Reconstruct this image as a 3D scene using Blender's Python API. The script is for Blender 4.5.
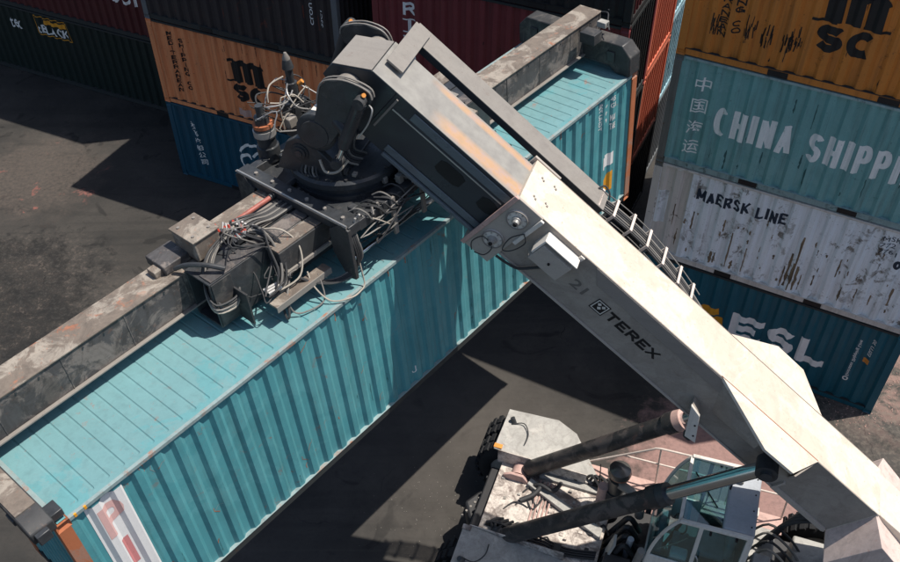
import bpy, bmesh, math, random
from mathutils import Vector, Matrix, Euler
from math import sin, cos, radians as rad, pi
random.seed(7)
SC = bpy.context.scene
COL = SC.collection
for _o in list(bpy.data.objects): bpy.data.objects.remove(_o, do_unlink=True)

# ------------------------------------------------------------ camera, sky, sun
CAM_H = 17.0203
cd = bpy.data.cameras.new('camera'); cam = bpy.data.objects.new('camera', cd); COL.objects.link(cam)
cd.sensor_width = 36.0; cd.lens = 36.0*920.92/900.0; cd.clip_start = 0.1; cd.clip_end = 1500
cam.location = (0, 0, CAM_H); cam.rotation_euler = (rad(90-43.41), 0, 0)
SC.camera = cam
SUN = Vector((0.42, 0.085, 1.0)).normalized()
SUN_EL = math.asin(SUN.z); SUN_AZ = math.atan2(SUN.x, SUN.y)
w = bpy.data.worlds.new('World'); SC.world = w; w.use_nodes = True
wn = w.node_tree.nodes; wl = w.node_tree.links
bg = wn.get('Background') or wn.new('ShaderNodeBackground')
sky = wn.new('ShaderNodeTexSky'); sky.sky_type = 'NISHITA'; sky.sun_disc = False
sky.sun_elevation = SUN_EL; sky.sun_rotation = SUN_AZ; sky.air_density = 1.0; sky.dust_density = 1.5; sky.ozone_density = 1.0
wl.new(sky.outputs[0], bg.inputs[0]); bg.inputs[1].default_value = 0.100
sd = bpy.data.lights.new('sun', 'SUN'); sun = bpy.data.objects.new('sun', sd); COL.objects.link(sun)
sd.energy = 4.8; sd.angle = rad(0.5); sd.color = (1.0, 0.93, 0.84)
sun.rotation_euler = SUN.to_track_quat('Z', 'Y').to_euler(); sun.location = (20, 5, 40)
vs = SC.view_settings; vs.view_transform = 'Standard'; vs.look = 'None'; vs.exposure = 0.2; vs.gamma = 1.0; vs.use_curve_mapping = False

# ------------------------------------------------------------ frames worked out from the photograph
PHI = rad(160.5808); BETA = rad(37.6015)                    # heading of the machine, pitch of its boom
M0 = Vector((1.0679, 10.1571, 0.0))
CON_O = Vector((-4.441, 5.609, 7.8753)); CON_R = (Matrix.Rotation(0.86761, 3, 'Z') @ Matrix.Rotation(-0.02943, 3, 'Y') @ Matrix.Rotation(-0.0671, 3, 'X'))
LW_O = Vector((-8.1846, 22.7853, 0)); LW_YAW = rad(-24.746)
RW_O = Vector((4.4622, 16.3321, 0)); RW_YAW = rad(-28.194)
BOOM = Matrix(((cos(BETA), 0, -sin(BETA), 0), (0, 1, 0, 0), (sin(BETA), 0, cos(BETA), 9.373), (0, 0, 0, 1)))   # boom frame (s, left, up) in the machine's frame

# ------------------------------------------------------------ mesh helpers
class MB:
    def __init__(self, M=None):
        self.v = []; self.f = []; self.M = M
    def add(self, vs_, fs):
        o = len(self.v)
        if self.M is not None: vs_ = [self.M @ Vector(p) for p in vs_]
        self.v += [tuple(p) for p in vs_]; self.f += [tuple(i+o for i in f) for f in fs]
        return self
    def box(self, x0, x1, y0, y1, z0, z1):
        x0, x1 = min(x0, x1), max(x0, x1); y0, y1 = min(y0, y1), max(y0, y1); z0, z1 = min(z0, z1), max(z0, z1)
        return self.add([(x0,y0,z0),(x1,y0,z0),(x1,y1,z0),(x0,y1,z0),(x0,y0,z1),(x1,y0,z1),(x1,y1,z1),(x0,y1,z1)],
                        [(0,3,2,1),(4,5,6,7),(0,1,5,4),(1,2,6,5),(2,3,7,6),(3,0,4,7)])
    def prism(self, pts, vec):
        n = len(pts); P = [Vector(p) for p in pts]; vec = Vector(vec)
        nor = Vector((0,0,0))
        for i in range(n): nor += P[i].cross(P[(i+1) % n])
        if nor.dot(vec) > 0: P.reverse()
        fs = [tuple(range(n)), tuple(range(2*n-1, n-1, -1))] + [(i, n+i, n+(i+1) % n, (i+1) % n) for i in range(n)]
        fs = [tuple(range(n)), tuple(reversed(range(n, 2*n)))] + [((i+1) % n, i, n+i, n+(i+1) % n) for i in range(n)]
        return self.add([tuple(p) for p in P] + [tuple(p+vec) for p in P], fs)
    def loft(self, rings, cap=True):
        n = len(rings[0]); vs_ = [p for r in rings for p in r]; fs = []
        for k in range(len(rings)-1):
            for i in range(n):
                j = (i+1) % n
                fs.append((k*n+i, k*n+j, (k+1)*n+j, (k+1)*n+i))
        if cap: fs += [tuple(reversed(range(n))), tuple(range((len(rings)-1)*n, len(rings)*n))]
        return self.add(vs_, fs)
    def spin(self, p0, p1, prof, n=18, cap=True):
        """prof: (t along p0-p1 in metres or fraction, radius)"""
        p0 = Vector(p0); p1 = Vector(p1); d = (p1-p0); L = d.length; d /= L
        a = d.orthogonal().normalized(); b = d.cross(a)
        rings = [[tuple(p0+d*t*L+(a*cos(2*pi*i/n)+b*sin(2*pi*i/n))*r) for i in range(n)] for t, r in prof]
        return self.loft(rings, cap)
    def cyl(self, p0, p1, r, r1=None, n=16):
        return self.spin(p0, p1, [(0, r), (1, r if r1 is None else r1)], n)
    def tube(self, pts, r, n=6, smooth=0):
        P = [Vector(p) for p in pts]
        if smooth: P = catmull(P, smooth)
        rings = []; t = (P[1]-P[0]).normalized(); a = t.orthogonal().normalized()
        for i, p in enumerate(P):
            t = (P[min(i+1, len(P)-1)]-P[max(i-1, 0)]).normalized()
            a = (a - t*a.dot(t)); a = a.normalized() if a.length > 1e-5 else t.orthogonal().normalized(); b = t.cross(a)
            rings.append([tuple(p+(a*cos(2*pi*k/n)+b*sin(2*pi*k/n))*r) for k in range(n)])
        return self.loft(rings)
    def bar(self, p0, p1, wx, wy, up=(0, 0, 1)):
        p0 = Vector(p0); p1 = Vector(p1); d = (p1-p0).normalized(); u = Vector(up); s = d.cross(u)
        if s.length < 1e-4: s = d.orthogonal()
        s.normalize(); u = s.cross(d)
        r = lambda p: [tuple(p+s*a*wx/2+u*b*wy/2) for a, b in ((-1,-1),(1,-1),(1,1),(-1,1))]
        return self.loft([r(p0), r(p1)])
    def mesh(self, name, smooth=True):
        m = bpy.data.meshes.new(name); m.from_pydata(self.v, [], self.f); m.validate()
        bm = bmesh.new(); bm.from_mesh(m); bmesh.ops.recalc_face_normals(bm, faces=bm.faces); bm.to_mesh(m); bm.free()
        if smooth:
            m.shade_smooth(); m.set_sharp_from_angle(angle=rad(38))
        return m
    def build(self, name, mat, parent=None, bevel=0.0, smooth=True):
        return put(name, self.mesh(name, smooth), mat, parent, bevel)

def catmull(P, k):
    out = []
    for i in range(len(P)-1):
        p0 = P[max(i-1, 0)]; p1 = P[i]; p2 = P[i+1]; p3 = P[min(i+2, len(P)-1)]
        for j in range(k):
            t = j/k
            out.append(0.5*((2*p1)+(p2-p0)*t+(2*p0-5*p1+4*p2-p3)*t*t+(3*p1-p0-3*p2+p3)*t**3))
    return out + [P[-1]]

def put(name, mesh, mat, parent=None, bevel=0.0, loc=None, rot=None):
    o = bpy.data.objects.new(name, mesh); COL.objects.link(o)
    if parent: o.parent = parent
    if loc is not None: o.location = loc
    if rot is not None: o.rotation_euler = rot
    if mat is not None:
        if not mesh.materials: mesh.materials.append(mat)
        else:
            o.material_slots[0].link = 'OBJECT'; o.material_slots[0].material = mat
    if bevel:
        b = o.modifiers.new('bevel', 'BEVEL'); b.width = bevel; b.segments = 2; b.limit_method = 'ANGLE'; b.angle_limit = rad(40)
    return o

def thing(name, label, cat, loc=(0,0,0), rot=None, group=None, mat3=None):
    o = bpy.data.objects.new(name, None); COL.objects.link(o); o.empty_display_size = 0.3
    o.location = loc
    if rot is not None: o.rotation_euler = rot
    o['label'] = label; o['category'] = cat
    if group: o['group'] = group
    return o

# ------------------------------------------------------------ materials
def lin(c): return tuple(((x/255)/12.92 if x/255 <= 0.04045 else ((x/255+0.055)/1.055)**2.4) for x in c)

class NT:
    def __init__(self, name):
        self.m = bpy.data.materials.new(name); self.m.use_nodes = True
        self.t = self.m.node_tree; self.n = self.t.nodes; self.l = self.t.links
        self.b = self.n['Principled BSDF']
    def new(self, ty, **k):
        n = self.n.new(ty)
        for a, v in k.items(): setattr(n, a, v)
        return n
    def link(self, a, b): self.l.new(a, b)
    def coord(self, scale=(1,1,1), rnd=True, kind='Object'):
        tc = self.new('ShaderNodeTexCoord'); mp = self.new('ShaderNodeMapping')
        mp.inputs['Scale'].default_value = scale
        src = tc.outputs[kind]
        if rnd:
            oi = self.new('ShaderNodeObjectInfo'); ml = self.new('ShaderNodeMath', operation='MULTIPLY'); ml.inputs[1].default_value = 57.0
            self.link(oi.outputs['Random'], ml.inputs[0])
            ad = self.new('ShaderNodeVectorMath', operation='ADD'); self.link(src, ad.inputs[0]); self.link(ml.outputs[0], ad.inputs[1]); src = ad.outputs[0]
        self.link(src, mp.inputs['Vector']); return mp.outputs[0]
    def noise(self, vec, scale, detail=5, rough=0.6, dist=0.0):
        n = self.new('ShaderNodeTexNoise'); n.inputs['Scale'].default_value = scale; n.inputs['Detail'].default_value = detail
        n.inputs['Roughness'].default_value = rough; n.inputs['Distortion'].default_value = dist
        self.link(vec, n.inputs['Vector']); return n.outputs['Fac']
    def ramp(self, fac, lo, hi, a=0.0, b=1.0):
        r = self.new('ShaderNodeMapRange'); r.inputs[1].default_value = lo; r.inputs[2].default_value = hi
        r.inputs[3].default_value = a; r.inputs[4].default_value = b; self.link(fac, r.inputs[0]); return r.outputs[0]
    def mul(self, a, b):
        m = self.new('ShaderNodeMath', operation='MULTIPLY')
        for i, x in enumerate((a, b)):
            if isinstance(x, (int, float)): m.inputs[i].default_value = x
            else: self.link(x, m.inputs[i])
        return m.outputs[0]
    def mix(self, fac, a, b):
        m = self.new('ShaderNodeMix', data_type='RGBA')
        if isinstance(fac, (int, float)): m.inputs[0].default_value = fac
        else: self.link(fac, m.inputs[0])
        for i, x in ((6, a), (7, b)):
            if isinstance(x, tuple): m.inputs[i].default_value = (*x[:3], 1)
            else: self.link(x, m.inputs[i])
        return m.outputs[2]
    def bump(self, h, strength, dist=0.01):
        b = self.new('ShaderNodeBump'); b.inputs['Strength'].default_value = strength; b.inputs['Distance'].default_value = dist
        self.link(h, b.inputs['Height']); self.link(b.outputs[0], self.b.inputs['Normal'])

def paint(name, base, rough=0.5, var=0.25, streak=0.35, rust=0.3, rustc=(0.10, 0.035, 0.014), grime=(0.02, 0.02, 0.02), fade=None, fade_amt=0.0,
          scrape=0.0, slo=0.54, scrapec=(0.25, 0.24, 0.22), metal=0.0, axis='z', dent=0.15, rscale=4.0, spec=0.4, rlo=0.60, oil=0.0, oilc=(0.035, 0.03, 0.027), chip=0.25):
    N = NT(name); v = N.coord(); b = base
    sv = {'z': (5, 5, 0.3), 'x': (0.3, 5, 5)}[axis]
    big = N.ramp(N.noise(v, 0.9, 4), 0.35, 0.65)
    col = N.mix(N.mul(big, var), b, tuple(min(1, x*0.62+0.01) for x in b))
    if fade is not None:
        f = N.ramp(N.noise(v, 0.8, 7, 0.68, 0.6), 0.5, 0.53)
        col = N.mix(N.mul(f, fade_amt), col, fade)
    st = N.ramp(N.noise(N.coord(sv), 1.6, 5, 0.65), 0.5, 0.78)
    col = N.mix(N.mul(st, streak), col, grime)
    if scrape:
        s1 = N.ramp(N.noise(v, 2.2, 8, 0.72, 0.8), slo, slo+0.07)
        col = N.mix(N.mul(s1, scrape), col, scrapec)
    r1 = N.ramp(N.noise(v, rscale, 9, 0.74, 0.4), rlo, rlo+0.06)
    r2 = N.ramp(N.noise(N.coord((3, 3, 0.8)), 0.7, 3), 0.42, 0.62)
    rr = N.mul(r1, r2)
    col = N.mix(N.mul(rr, rust), col, rustc)
    if oil:
        o1 = N.ramp(N.noise(v, 2.6, 10, 0.78, 1.0), 0.46, 0.60)
        o2 = N.ramp(N.noise(v, 11, 6, 0.75), 0.50, 0.66)
        mx = N.new('ShaderNodeMath', operation='MAXIMUM'); N.link(o1, mx.inputs[0]); N.link(N.mul(o2, 0.7), mx.inputs[1])
        col = N.mix(N.mul(mx.outputs[0], oil), col, oilc)
    if chip:
        c1 = N.ramp(N.noise(v, 17, 7, 0.7, 0.3), 0.635, 0.66)
        col = N.mix(N.mul(c1, chip), col, rustc)
    fine = N.noise(v, 38, 4, 0.7)
    col = N.mix(N.ramp(fine, 0.35, 0.75, 0.0, 0.16), col, tuple(x*0.45 for x in b))
    N.link(col, N.b.inputs['Base Color'])
    N.b.inputs['Metallic'].default_value = metal
    N.b.inputs['Specular IOR Level'].default_value = spec
    ro = N.ramp(N.noise(v, 3.0, 5), 0.3, 0.7, rough-0.1, rough+0.16); N.link(ro, N.b.inputs['Roughness'])
    N.bump(N.noise(v, 1.3, 3, 0.5), dent, 0.05)
    return N.m

def flat(name, c, rough=0.6, var=0.2, metal=0.0, spec=0.4):
    N = NT(name); v = N.coord()
    col = N.mix(N.ramp(N.noise(v, 6, 6), 0.35, 0.7, 0, var*2), c, tuple(x*0.45 for x in c))
    N.link(col, N.b.inputs['Base Color']); N.b.inputs['Roughness'].default_value = rough; N.b.inputs['Metallic'].default_value = metal
    N.b.inputs['Specular IOR Level'].default_value = spec
    return N.m

MAT = {}
def M(k): return MAT[k]
MAT['teal'] = paint('teal_paint', (0.082, 0.315, 0.355), 0.5, 0.3, 0.35, 0.7, rustc=(0.28, 0.10, 0.05), dent=0.4, fade=(0.11, 0.345, 0.38), fade_amt=0.6)
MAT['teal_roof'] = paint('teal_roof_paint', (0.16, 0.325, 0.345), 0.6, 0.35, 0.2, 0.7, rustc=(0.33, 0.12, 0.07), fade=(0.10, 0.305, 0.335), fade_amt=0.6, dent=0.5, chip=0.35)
MAT['teal_rail'] = paint('rail_paint', (0.27, 0.36, 0.365), 0.6, 0.4, 0.4, 1.0, rustc=(0.35, 0.13, 0.06), rscale=3.5, rlo=0.54, chip=0.6)
MAT['rust_orange'] = paint('rusty_orange', (0.45, 0.15, 0.065), 0.75, 0.4, 0.3, 0.6, fade=(0.30, 0.22, 0.18), fade_amt=0.6)
MAT['esl_blue'] = paint('deep_blue_paint', (0.011, 0.115, 0.165), 0.5, 0.35, 0.45, 0.2)
MAT['cma_blue'] = paint('navy_paint', (0.004, 0.066, 0.115), 0.55, 0.3, 0.4, 0.25)
MAT['maersk'] = paint('pale_grey_paint', (0.84, 0.88, 0.92), 0.5, 0.15, 0.5, 1.0, rustc=(0.10, 0.075, 0.045), grime=(0.16, 0.14, 0.11), rscale=3.2, rlo=0.535, chip=0.8)
def run_mat():
    N = NT('rust_run'); v = N.coord((7, 7, 0.9)); col = N.mix(N.ramp(N.noise(v, 2.0, 8, 0.75, 0.5), 0.42, 0.6), (0.24, 0.17, 0.105), (0.085, 0.062, 0.04)); N.link(col, N.b.inputs['Base Color']); N.b.inputs['Roughness'].default_value = 0.85; return N.m
MAT['rust_run'] = run_mat()
MAT['maersk_beige'] = paint('weathered_beige', (0.68, 0.63, 0.58), 0.65, 0.3, 0.6, 1.0, rustc=(0.10, 0.075, 0.05), grime=(0.16, 0.14, 0.12), rscale=4)
MAT['china_green'] = paint('sea_green_paint', (0.19, 0.41, 0.41), 0.5, 0.4, 0.55, 0.6, rustc=(0.05, 0.12, 0.12), chip=0.6, fade=(0.23, 0.44, 0.44), fade_amt=0.6)
MAT['msc_orange'] = paint('amber_paint', (0.60, 0.205, 0.034), 0.55, 0.35, 0.55, 0.8, chip=0.6, rustc=(0.05, 0.02, 0.012))
MAT['msc_peach'] = paint('orange_paint', (0.80, 0.29, 0.12), 0.6, 0.25, 0.5, 0.9, chip=0.7, rustc=(0.06, 0.02, 0.012))
MAT['dark_brown'] = paint('dark_brown_paint', (0.035, 0.028, 0.030), 0.6, 0.4, 0.3, 0.9, rustc=(0.16, 0.045, 0.03))
MAT['black_box'] = paint('black_paint', (0.016, 0.016, 0.017), 0.65, 0.4, 0.3, 0.4)
MAT['green_dark'] = paint('bottle_green_paint', (0.006, 0.017, 0.015), 0.6, 0.4, 0.3, 0.2)
MAT['rust_streak'] = flat('red_rust_streak', (0.20, 0.06, 0.04), 0.85)
MAT['maroon'] = paint('maroon_paint', (0.085, 0.014, 0.017), 0.55, 0.3, 0.4, 0.35, rustc=(0.03, 0.02, 0.018))
MAT['triton'] = paint('oxide_red_paint', (0.20, 0.035, 0.040), 0.6, 0.35, 0.5, 0.3, rustc=(0.02, 0.03, 0.025))
MAT['brick_orange'] = paint('brick_orange_paint', (0.62, 0.17, 0.10), 0.55, 0.2, 0.3, 0.2)
MAT['sky_blue'] = paint('light_blue_paint', (0.36, 0.56, 0.64), 0.55, 0.3, 0.7, 0.9, rustc=(0.01, 0.05, 0.08), grime=(0.01, 0.05, 0.07), rscale=6, rlo=0.5)
MAT['grey_box'] = paint('grey_paint', (0.14, 0.15, 0.16), 0.6, 0.4, 0.4, 0.3)
MAT['china_dark'] = flat('dark_green_stain', (0.05, 0.13, 0.13), 0.8)
MAT['teal_stain'] = flat('teal_dirt_run', (0.05, 0.19, 0.21), 0.7)
MAT['china_rail'] = paint('pale_green_rail', (0.30, 0.42, 0.42), 0.6, 0.4, 0.6, 0.9, rustc=(0.06, 0.10, 0.10), rscale=7, rlo=0.53)
MAT['china_post'] = paint('bare_grey_post', (0.17, 0.16, 0.145), 0.75, 0.4, 0.4, 0.7, rustc=(0.12, 0.06, 0.035))
MAT['frame_dark'] = paint('dark_frame', (0.03, 0.035, 0.036), 0.7, 0.4, 0.3, 0.5)
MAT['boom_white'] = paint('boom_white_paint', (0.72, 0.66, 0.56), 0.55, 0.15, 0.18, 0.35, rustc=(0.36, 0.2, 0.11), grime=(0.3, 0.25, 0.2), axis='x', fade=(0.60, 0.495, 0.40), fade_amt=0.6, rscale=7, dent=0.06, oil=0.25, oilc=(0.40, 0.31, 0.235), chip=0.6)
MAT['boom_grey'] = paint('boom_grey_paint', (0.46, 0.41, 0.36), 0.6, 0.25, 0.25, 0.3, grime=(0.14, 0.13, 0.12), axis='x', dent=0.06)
MAT['boom_side_shaded'] = paint('boom_side_shade', (0.35, 0.31, 0.27), 0.6, 0.35, 0.35, 0.3, grime=(0.13, 0.12, 0.11), axis='x', dent=0.06, fade=(0.40, 0.36, 0.315), fade_amt=0.5, oil=0.35, oilc=(0.2, 0.17, 0.15))  # boom white darkened: the shade on its sides is put into the colour
MAT['boom_grey2'] = paint('boom_doubler_paint', (0.29, 0.26, 0.235), 0.6, 0.3, 0.3, 0.2, grime=(0.12, 0.11, 0.1), axis='x', dent=0.05)
MAT['plate_white'] = paint('plate_white_paint', (0.72, 0.68, 0.62), 0.6, 0.2, 0.3, 0.5, rustc=(0.3, 0.14, 0.09))
MAT['lift_grey'] = paint('mid_grey_steel', (0.27, 0.25, 0.225), 0.5, 0.25, 0.3, 0.3, grime=(0.12, 0.11, 0.1), axis='x', dent=0.08, oil=0.2, oilc=(0.14, 0.12, 0.11), chip=0.4)
MAT['greasy'] = paint('greasy_black_steel', (0.040, 0.047, 0.055), 0.34, 0.35, 0.3, 0.1, rustc=(0.08, 0.07, 0.06), grime=(0.008, 0.008, 0.008), axis='x', dent=0.05)
MAT['wear'] = paint('wear_strip_steel', (0.13, 0.16, 0.18), 0.28, 0.4, 0.6, 0.1, grime=(0.02, 0.02, 0.025), axis='x', dent=0.03)
MAT['spreader'] = paint('spreader_dark_paint', (0.085, 0.082, 0.084), 0.6, 0.4, 0.5, 0.8, rustc=(0.17, 0.08, 0.05), scrape=0.85, slo=0.49, scrapec=(0.23, 0.20, 0.18), oil=0.6, chip=0.5)
MAT['spreader_top'] = paint('spreader_worn_paint', (0.20, 0.165, 0.135), 0.65, 0.35, 0.3, 0.9, rustc=(0.40, 0.15, 0.08), rlo=0.57, scrape=0.9, slo=0.50, scrapec=(0.36, 0.32, 0.27), oil=0.45, oilc=(0.06, 0.05, 0.045), chip=0.5)
MAT['black_steel'] = paint('black_steel', (0.046, 0.051, 0.057), 0.33, 0.4, 0.3, 0.4, rustc=(0.12, 0.085, 0.07), dent=0.1, scrape=0.5, slo=0.53, scrapec=(0.085, 0.085, 0.085), oil=0.4, oilc=(0.012, 0.012, 0.012), chip=0.5)
MAT['end_black'] = paint('charcoal_steel', (0.046, 0.048, 0.051), 0.55, 0.4, 0.4, 0.5, rustc=(0.14, 0.09, 0.07), scrape=0.6, slo=0.52, scrapec=(0.13, 0.12, 0.11), oil=0.4, oilc=(0.015, 0.015, 0.015), chip=0.5)
MAT['chassis'] = paint('chassis_worn_paint', (0.70, 0.63, 0.56), 0.65, 0.25, 0.35, 0.9, rustc=(0.10, 0.055, 0.045), grime=(0.12, 0.09, 0.08), scrape=0.8, slo=0.50, scrapec=(0.20, 0.155, 0.135), rscale=2.6, rlo=0.53, oil=0.75, oilc=(0.10, 0.075, 0.065), chip=0.6)
MAT['fender'] = paint('fender_grey_paint', (0.42, 0.41, 0.38), 0.6, 0.3, 0.3, 0.5, rustc=(0.2, 0.1, 0.06), scrape=0.4, scrapec=(0.6, 0.57, 0.52), oil=0.35, oilc=(0.12, 0.11, 0.10))
MAT['engine'] = paint('oily_engine_black', (0.03, 0.03, 0.032), 0.5, 0.4, 0.3, 0.5, rustc=(0.10, 0.06, 0.045))
MAT['barrel'] = paint('cylinder_barrel_black', (0.035, 0.035, 0.036), 0.42, 0.4, 0.5, 0.8, rustc=(0.25, 0.13, 0.10), grime=(0.10, 0.085, 0.075), rscale=2.5, scrape=0.6, slo=0.5, scrapec=(0.15, 0.125, 0.115))
MAT['pink'] = paint('faded_red_primer', (0.60, 0.40, 0.35), 0.65, 0.3, 0.4, 0.8, oil=0.3, oilc=(0.25, 0.16, 0.13), chip=0.5)
MAT['root'] = paint('boom_root_paint', (0.74, 0.60, 0.54), 0.6, 0.3, 0.4, 0.6, rustc=(0.45, 0.12, 0.07), oil=0.25, oilc=(0.3, 0.22, 0.19), chip=0.5)
MAT['cab_blue'] = paint('cab_pale_panel', (0.40, 0.43, 0.47), 0.5, 0.25, 0.2, 0.1, dent=0.05)
MAT['dome'] = paint('oily_grey_metal', (0.16, 0.155, 0.145), 0.3, 0.3, 0.3, 0.4, metal=0.6)
MAT['rubber'] = flat('tyre_rubber', (0.018, 0.019, 0.021), 0.8)
MAT['hose'] = flat('hose_rubber', (0.045, 0.046, 0.048), 0.55)
MAT['hose_grey'] = flat('hose_grey', (0.20, 0.19, 0.175), 0.55)
MAT['hose_pale'] = flat('hose_pale', (0.42, 0.38, 0.32), 0.55)
MAT['chrome'] = flat('chrome_rod', (0.62, 0.66, 0.70), 0.18, 0.1, 1.0)
MAT['fitting'] = flat('zinc_fitting', (0.55, 0.54, 0.52), 0.4, 0.2, 0.6)
MAT['red'] = flat('red_paint', (0.50, 0.07, 0.045), 0.55)
MAT['red_pipe'] = paint('worn_red_pipe', (0.42, 0.13, 0.10), 0.55, 0.4, 0.4, 0.9, rustc=(0.08, 0.06, 0.055), rlo=0.52, oil=0.4)
MAT['orange_dot'] = flat('orange_light', (0.75, 0.30, 0.06), 0.5)
MAT['white'] = flat('white_lettering', (0.88, 0.88, 0.86), 0.65, 0.1)
MAT['white_worn'] = paint('worn_white_lettering', (0.88, 0.89, 0.87), 0.7, 0.1, 0.45, 0.9, chip=0.6, rustc=(0.12, 0.28, 0.28), grime=(0.2, 0.33, 0.33), rscale=5)
MAT['black'] = flat('black_lettering', (0.012, 0.012, 0.014), 0.6)
MAT['black_worn'] = paint('worn_black_lettering', (0.022, 0.017, 0.014), 0.7, 0.2, 0.3, 0.9, rustc=(0.22, 0.08, 0.02), rscale=14)
MAT['navy_text'] = flat('navy_lettering', (0.015, 0.03, 0.055), 0.6)
MAT['grey_text'] = flat('grey_lettering', (0.17, 0.155, 0.14), 0.6)
MAT['yellow'] = flat('amber_decal', (0.80, 0.36, 0.03), 0.6)
MAT['red_text'] = paint('faded_red_lettering', (0.62, 0.24, 0.24), 0.65, 0.2, 0.3, 0.2)
MAT['red_pale'] = paint('bleached_red_lettering', (0.74, 0.46, 0.43), 0.65, 0.2, 0.3, 0.2)
MAT['sign_white'] = paint('white_decal', (0.80, 0.80, 0.79), 0.6, 0.08, 0.1, 0.15, rustc=(0.4, 0.4, 0.4))
MAT['rail_white'] = flat('handrail_paint', (0.74, 0.64, 0.57), 0.55)
MAT['seat'] = flat('seat_fabric', (0.45, 0.47, 0.48), 0.85)
MAT['cabin'] = flat('cabin_trim', (0.16, 0.22, 0.24), 0.7)
MAT['debris'] = flat('pale_debris', (0.42, 0.27, 0.23), 0.9, 0.3)
MAT['debris_white'] = flat('white_debris', (0.60, 0.56, 0.48), 0.9, 0.3)

def glass_mat():
    N = NT('tinted_glass'); N.n.remove(N.b)
    out = N.n['Material Output']
    tr = N.new('ShaderNodeBsdfTransparent'); tr.inputs[0].default_value = (0.60, 0.78, 0.80, 1)
    gl = N.new('ShaderNodeBsdfGlossy'); gl.inputs['Color'].default_value = (0.85, 0.95, 1, 1); gl.inputs['Roughness'].default_value = 0.03
    lw = N.new('ShaderNodeLayerWeight'); lw.inputs[0].default_value = 0.5
    pw = N.new('ShaderNodeMath', operation='POWER'); N.link(lw.outputs['Facing'], pw.inputs[0]); pw.inputs[1].default_value = 3.0
    fc = N.ramp(pw.outputs[0], 0, 1, 0.07, 0.8)
    mx = N.new('ShaderNodeMixShader'); N.link(fc, mx.inputs[0]); N.link(tr.outputs[0], mx.inputs[1]); N.link(gl.outputs[0], mx.inputs[2])
    N.link(mx.outputs[0], out.inputs['Surface']); return N.m
MAT['glass'] = glass_mat()

def inner_top_mat():                                    # grey slide plate with two rubbed orange tracks along the boom
    N = NT('rubbed_slide_plate'); tc = N.new('ShaderNodeTexCoord'); sp = N.new('ShaderNodeSeparateXYZ'); N.link(tc.outputs['UV'], sp.inputs[0])
    v = N.coord(rnd=False)
    nz = N.noise(N.coord((0.9, 4, 4), rnd=False), 2.4, 5)
    base = N.mix(N.ramp(N.noise(v, 5, 6), 0.35, 0.7), (0.30, 0.29, 0.265), (0.22, 0.21, 0.195))
    def track(c, wd, lo, hi):
        ab = N.new('ShaderNodeMath', operation='SUBTRACT'); N.link(sp.outputs[1], ab.inputs[0]); ab.inputs[1].default_value = c
        a2 = N.new('ShaderNodeMath', operation='ABSOLUTE'); N.link(ab.outputs[0], a2.inputs[0])
        f = N.ramp(a2.outputs[0], wd*0.4, wd, 1, 0)
        g = N.ramp(sp.outputs[0], lo, lo+0.35, 0, 1)
        return N.mul(N.mul(f, g), N.ramp(nz, 0.3, 0.5, 0.55, 0.9))
    c1 = N.mix(N.ramp(nz, 0.40, 0.62), (0.52, 0.30, 0.14), (0.42, 0.30, 0.25))
    col = N.mix(track(0.24, 0.16, 0.9, 0), base, c1)
    col = N.mix(track(-0.31, 0.085, 0.65, 0), col, c1)
    N.link(col, N.b.inputs['Base Color']); N.b.inputs['Roughness'].default_value = 0.5
    return N.m
MAT['slide'] = inner_top_mat()

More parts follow.
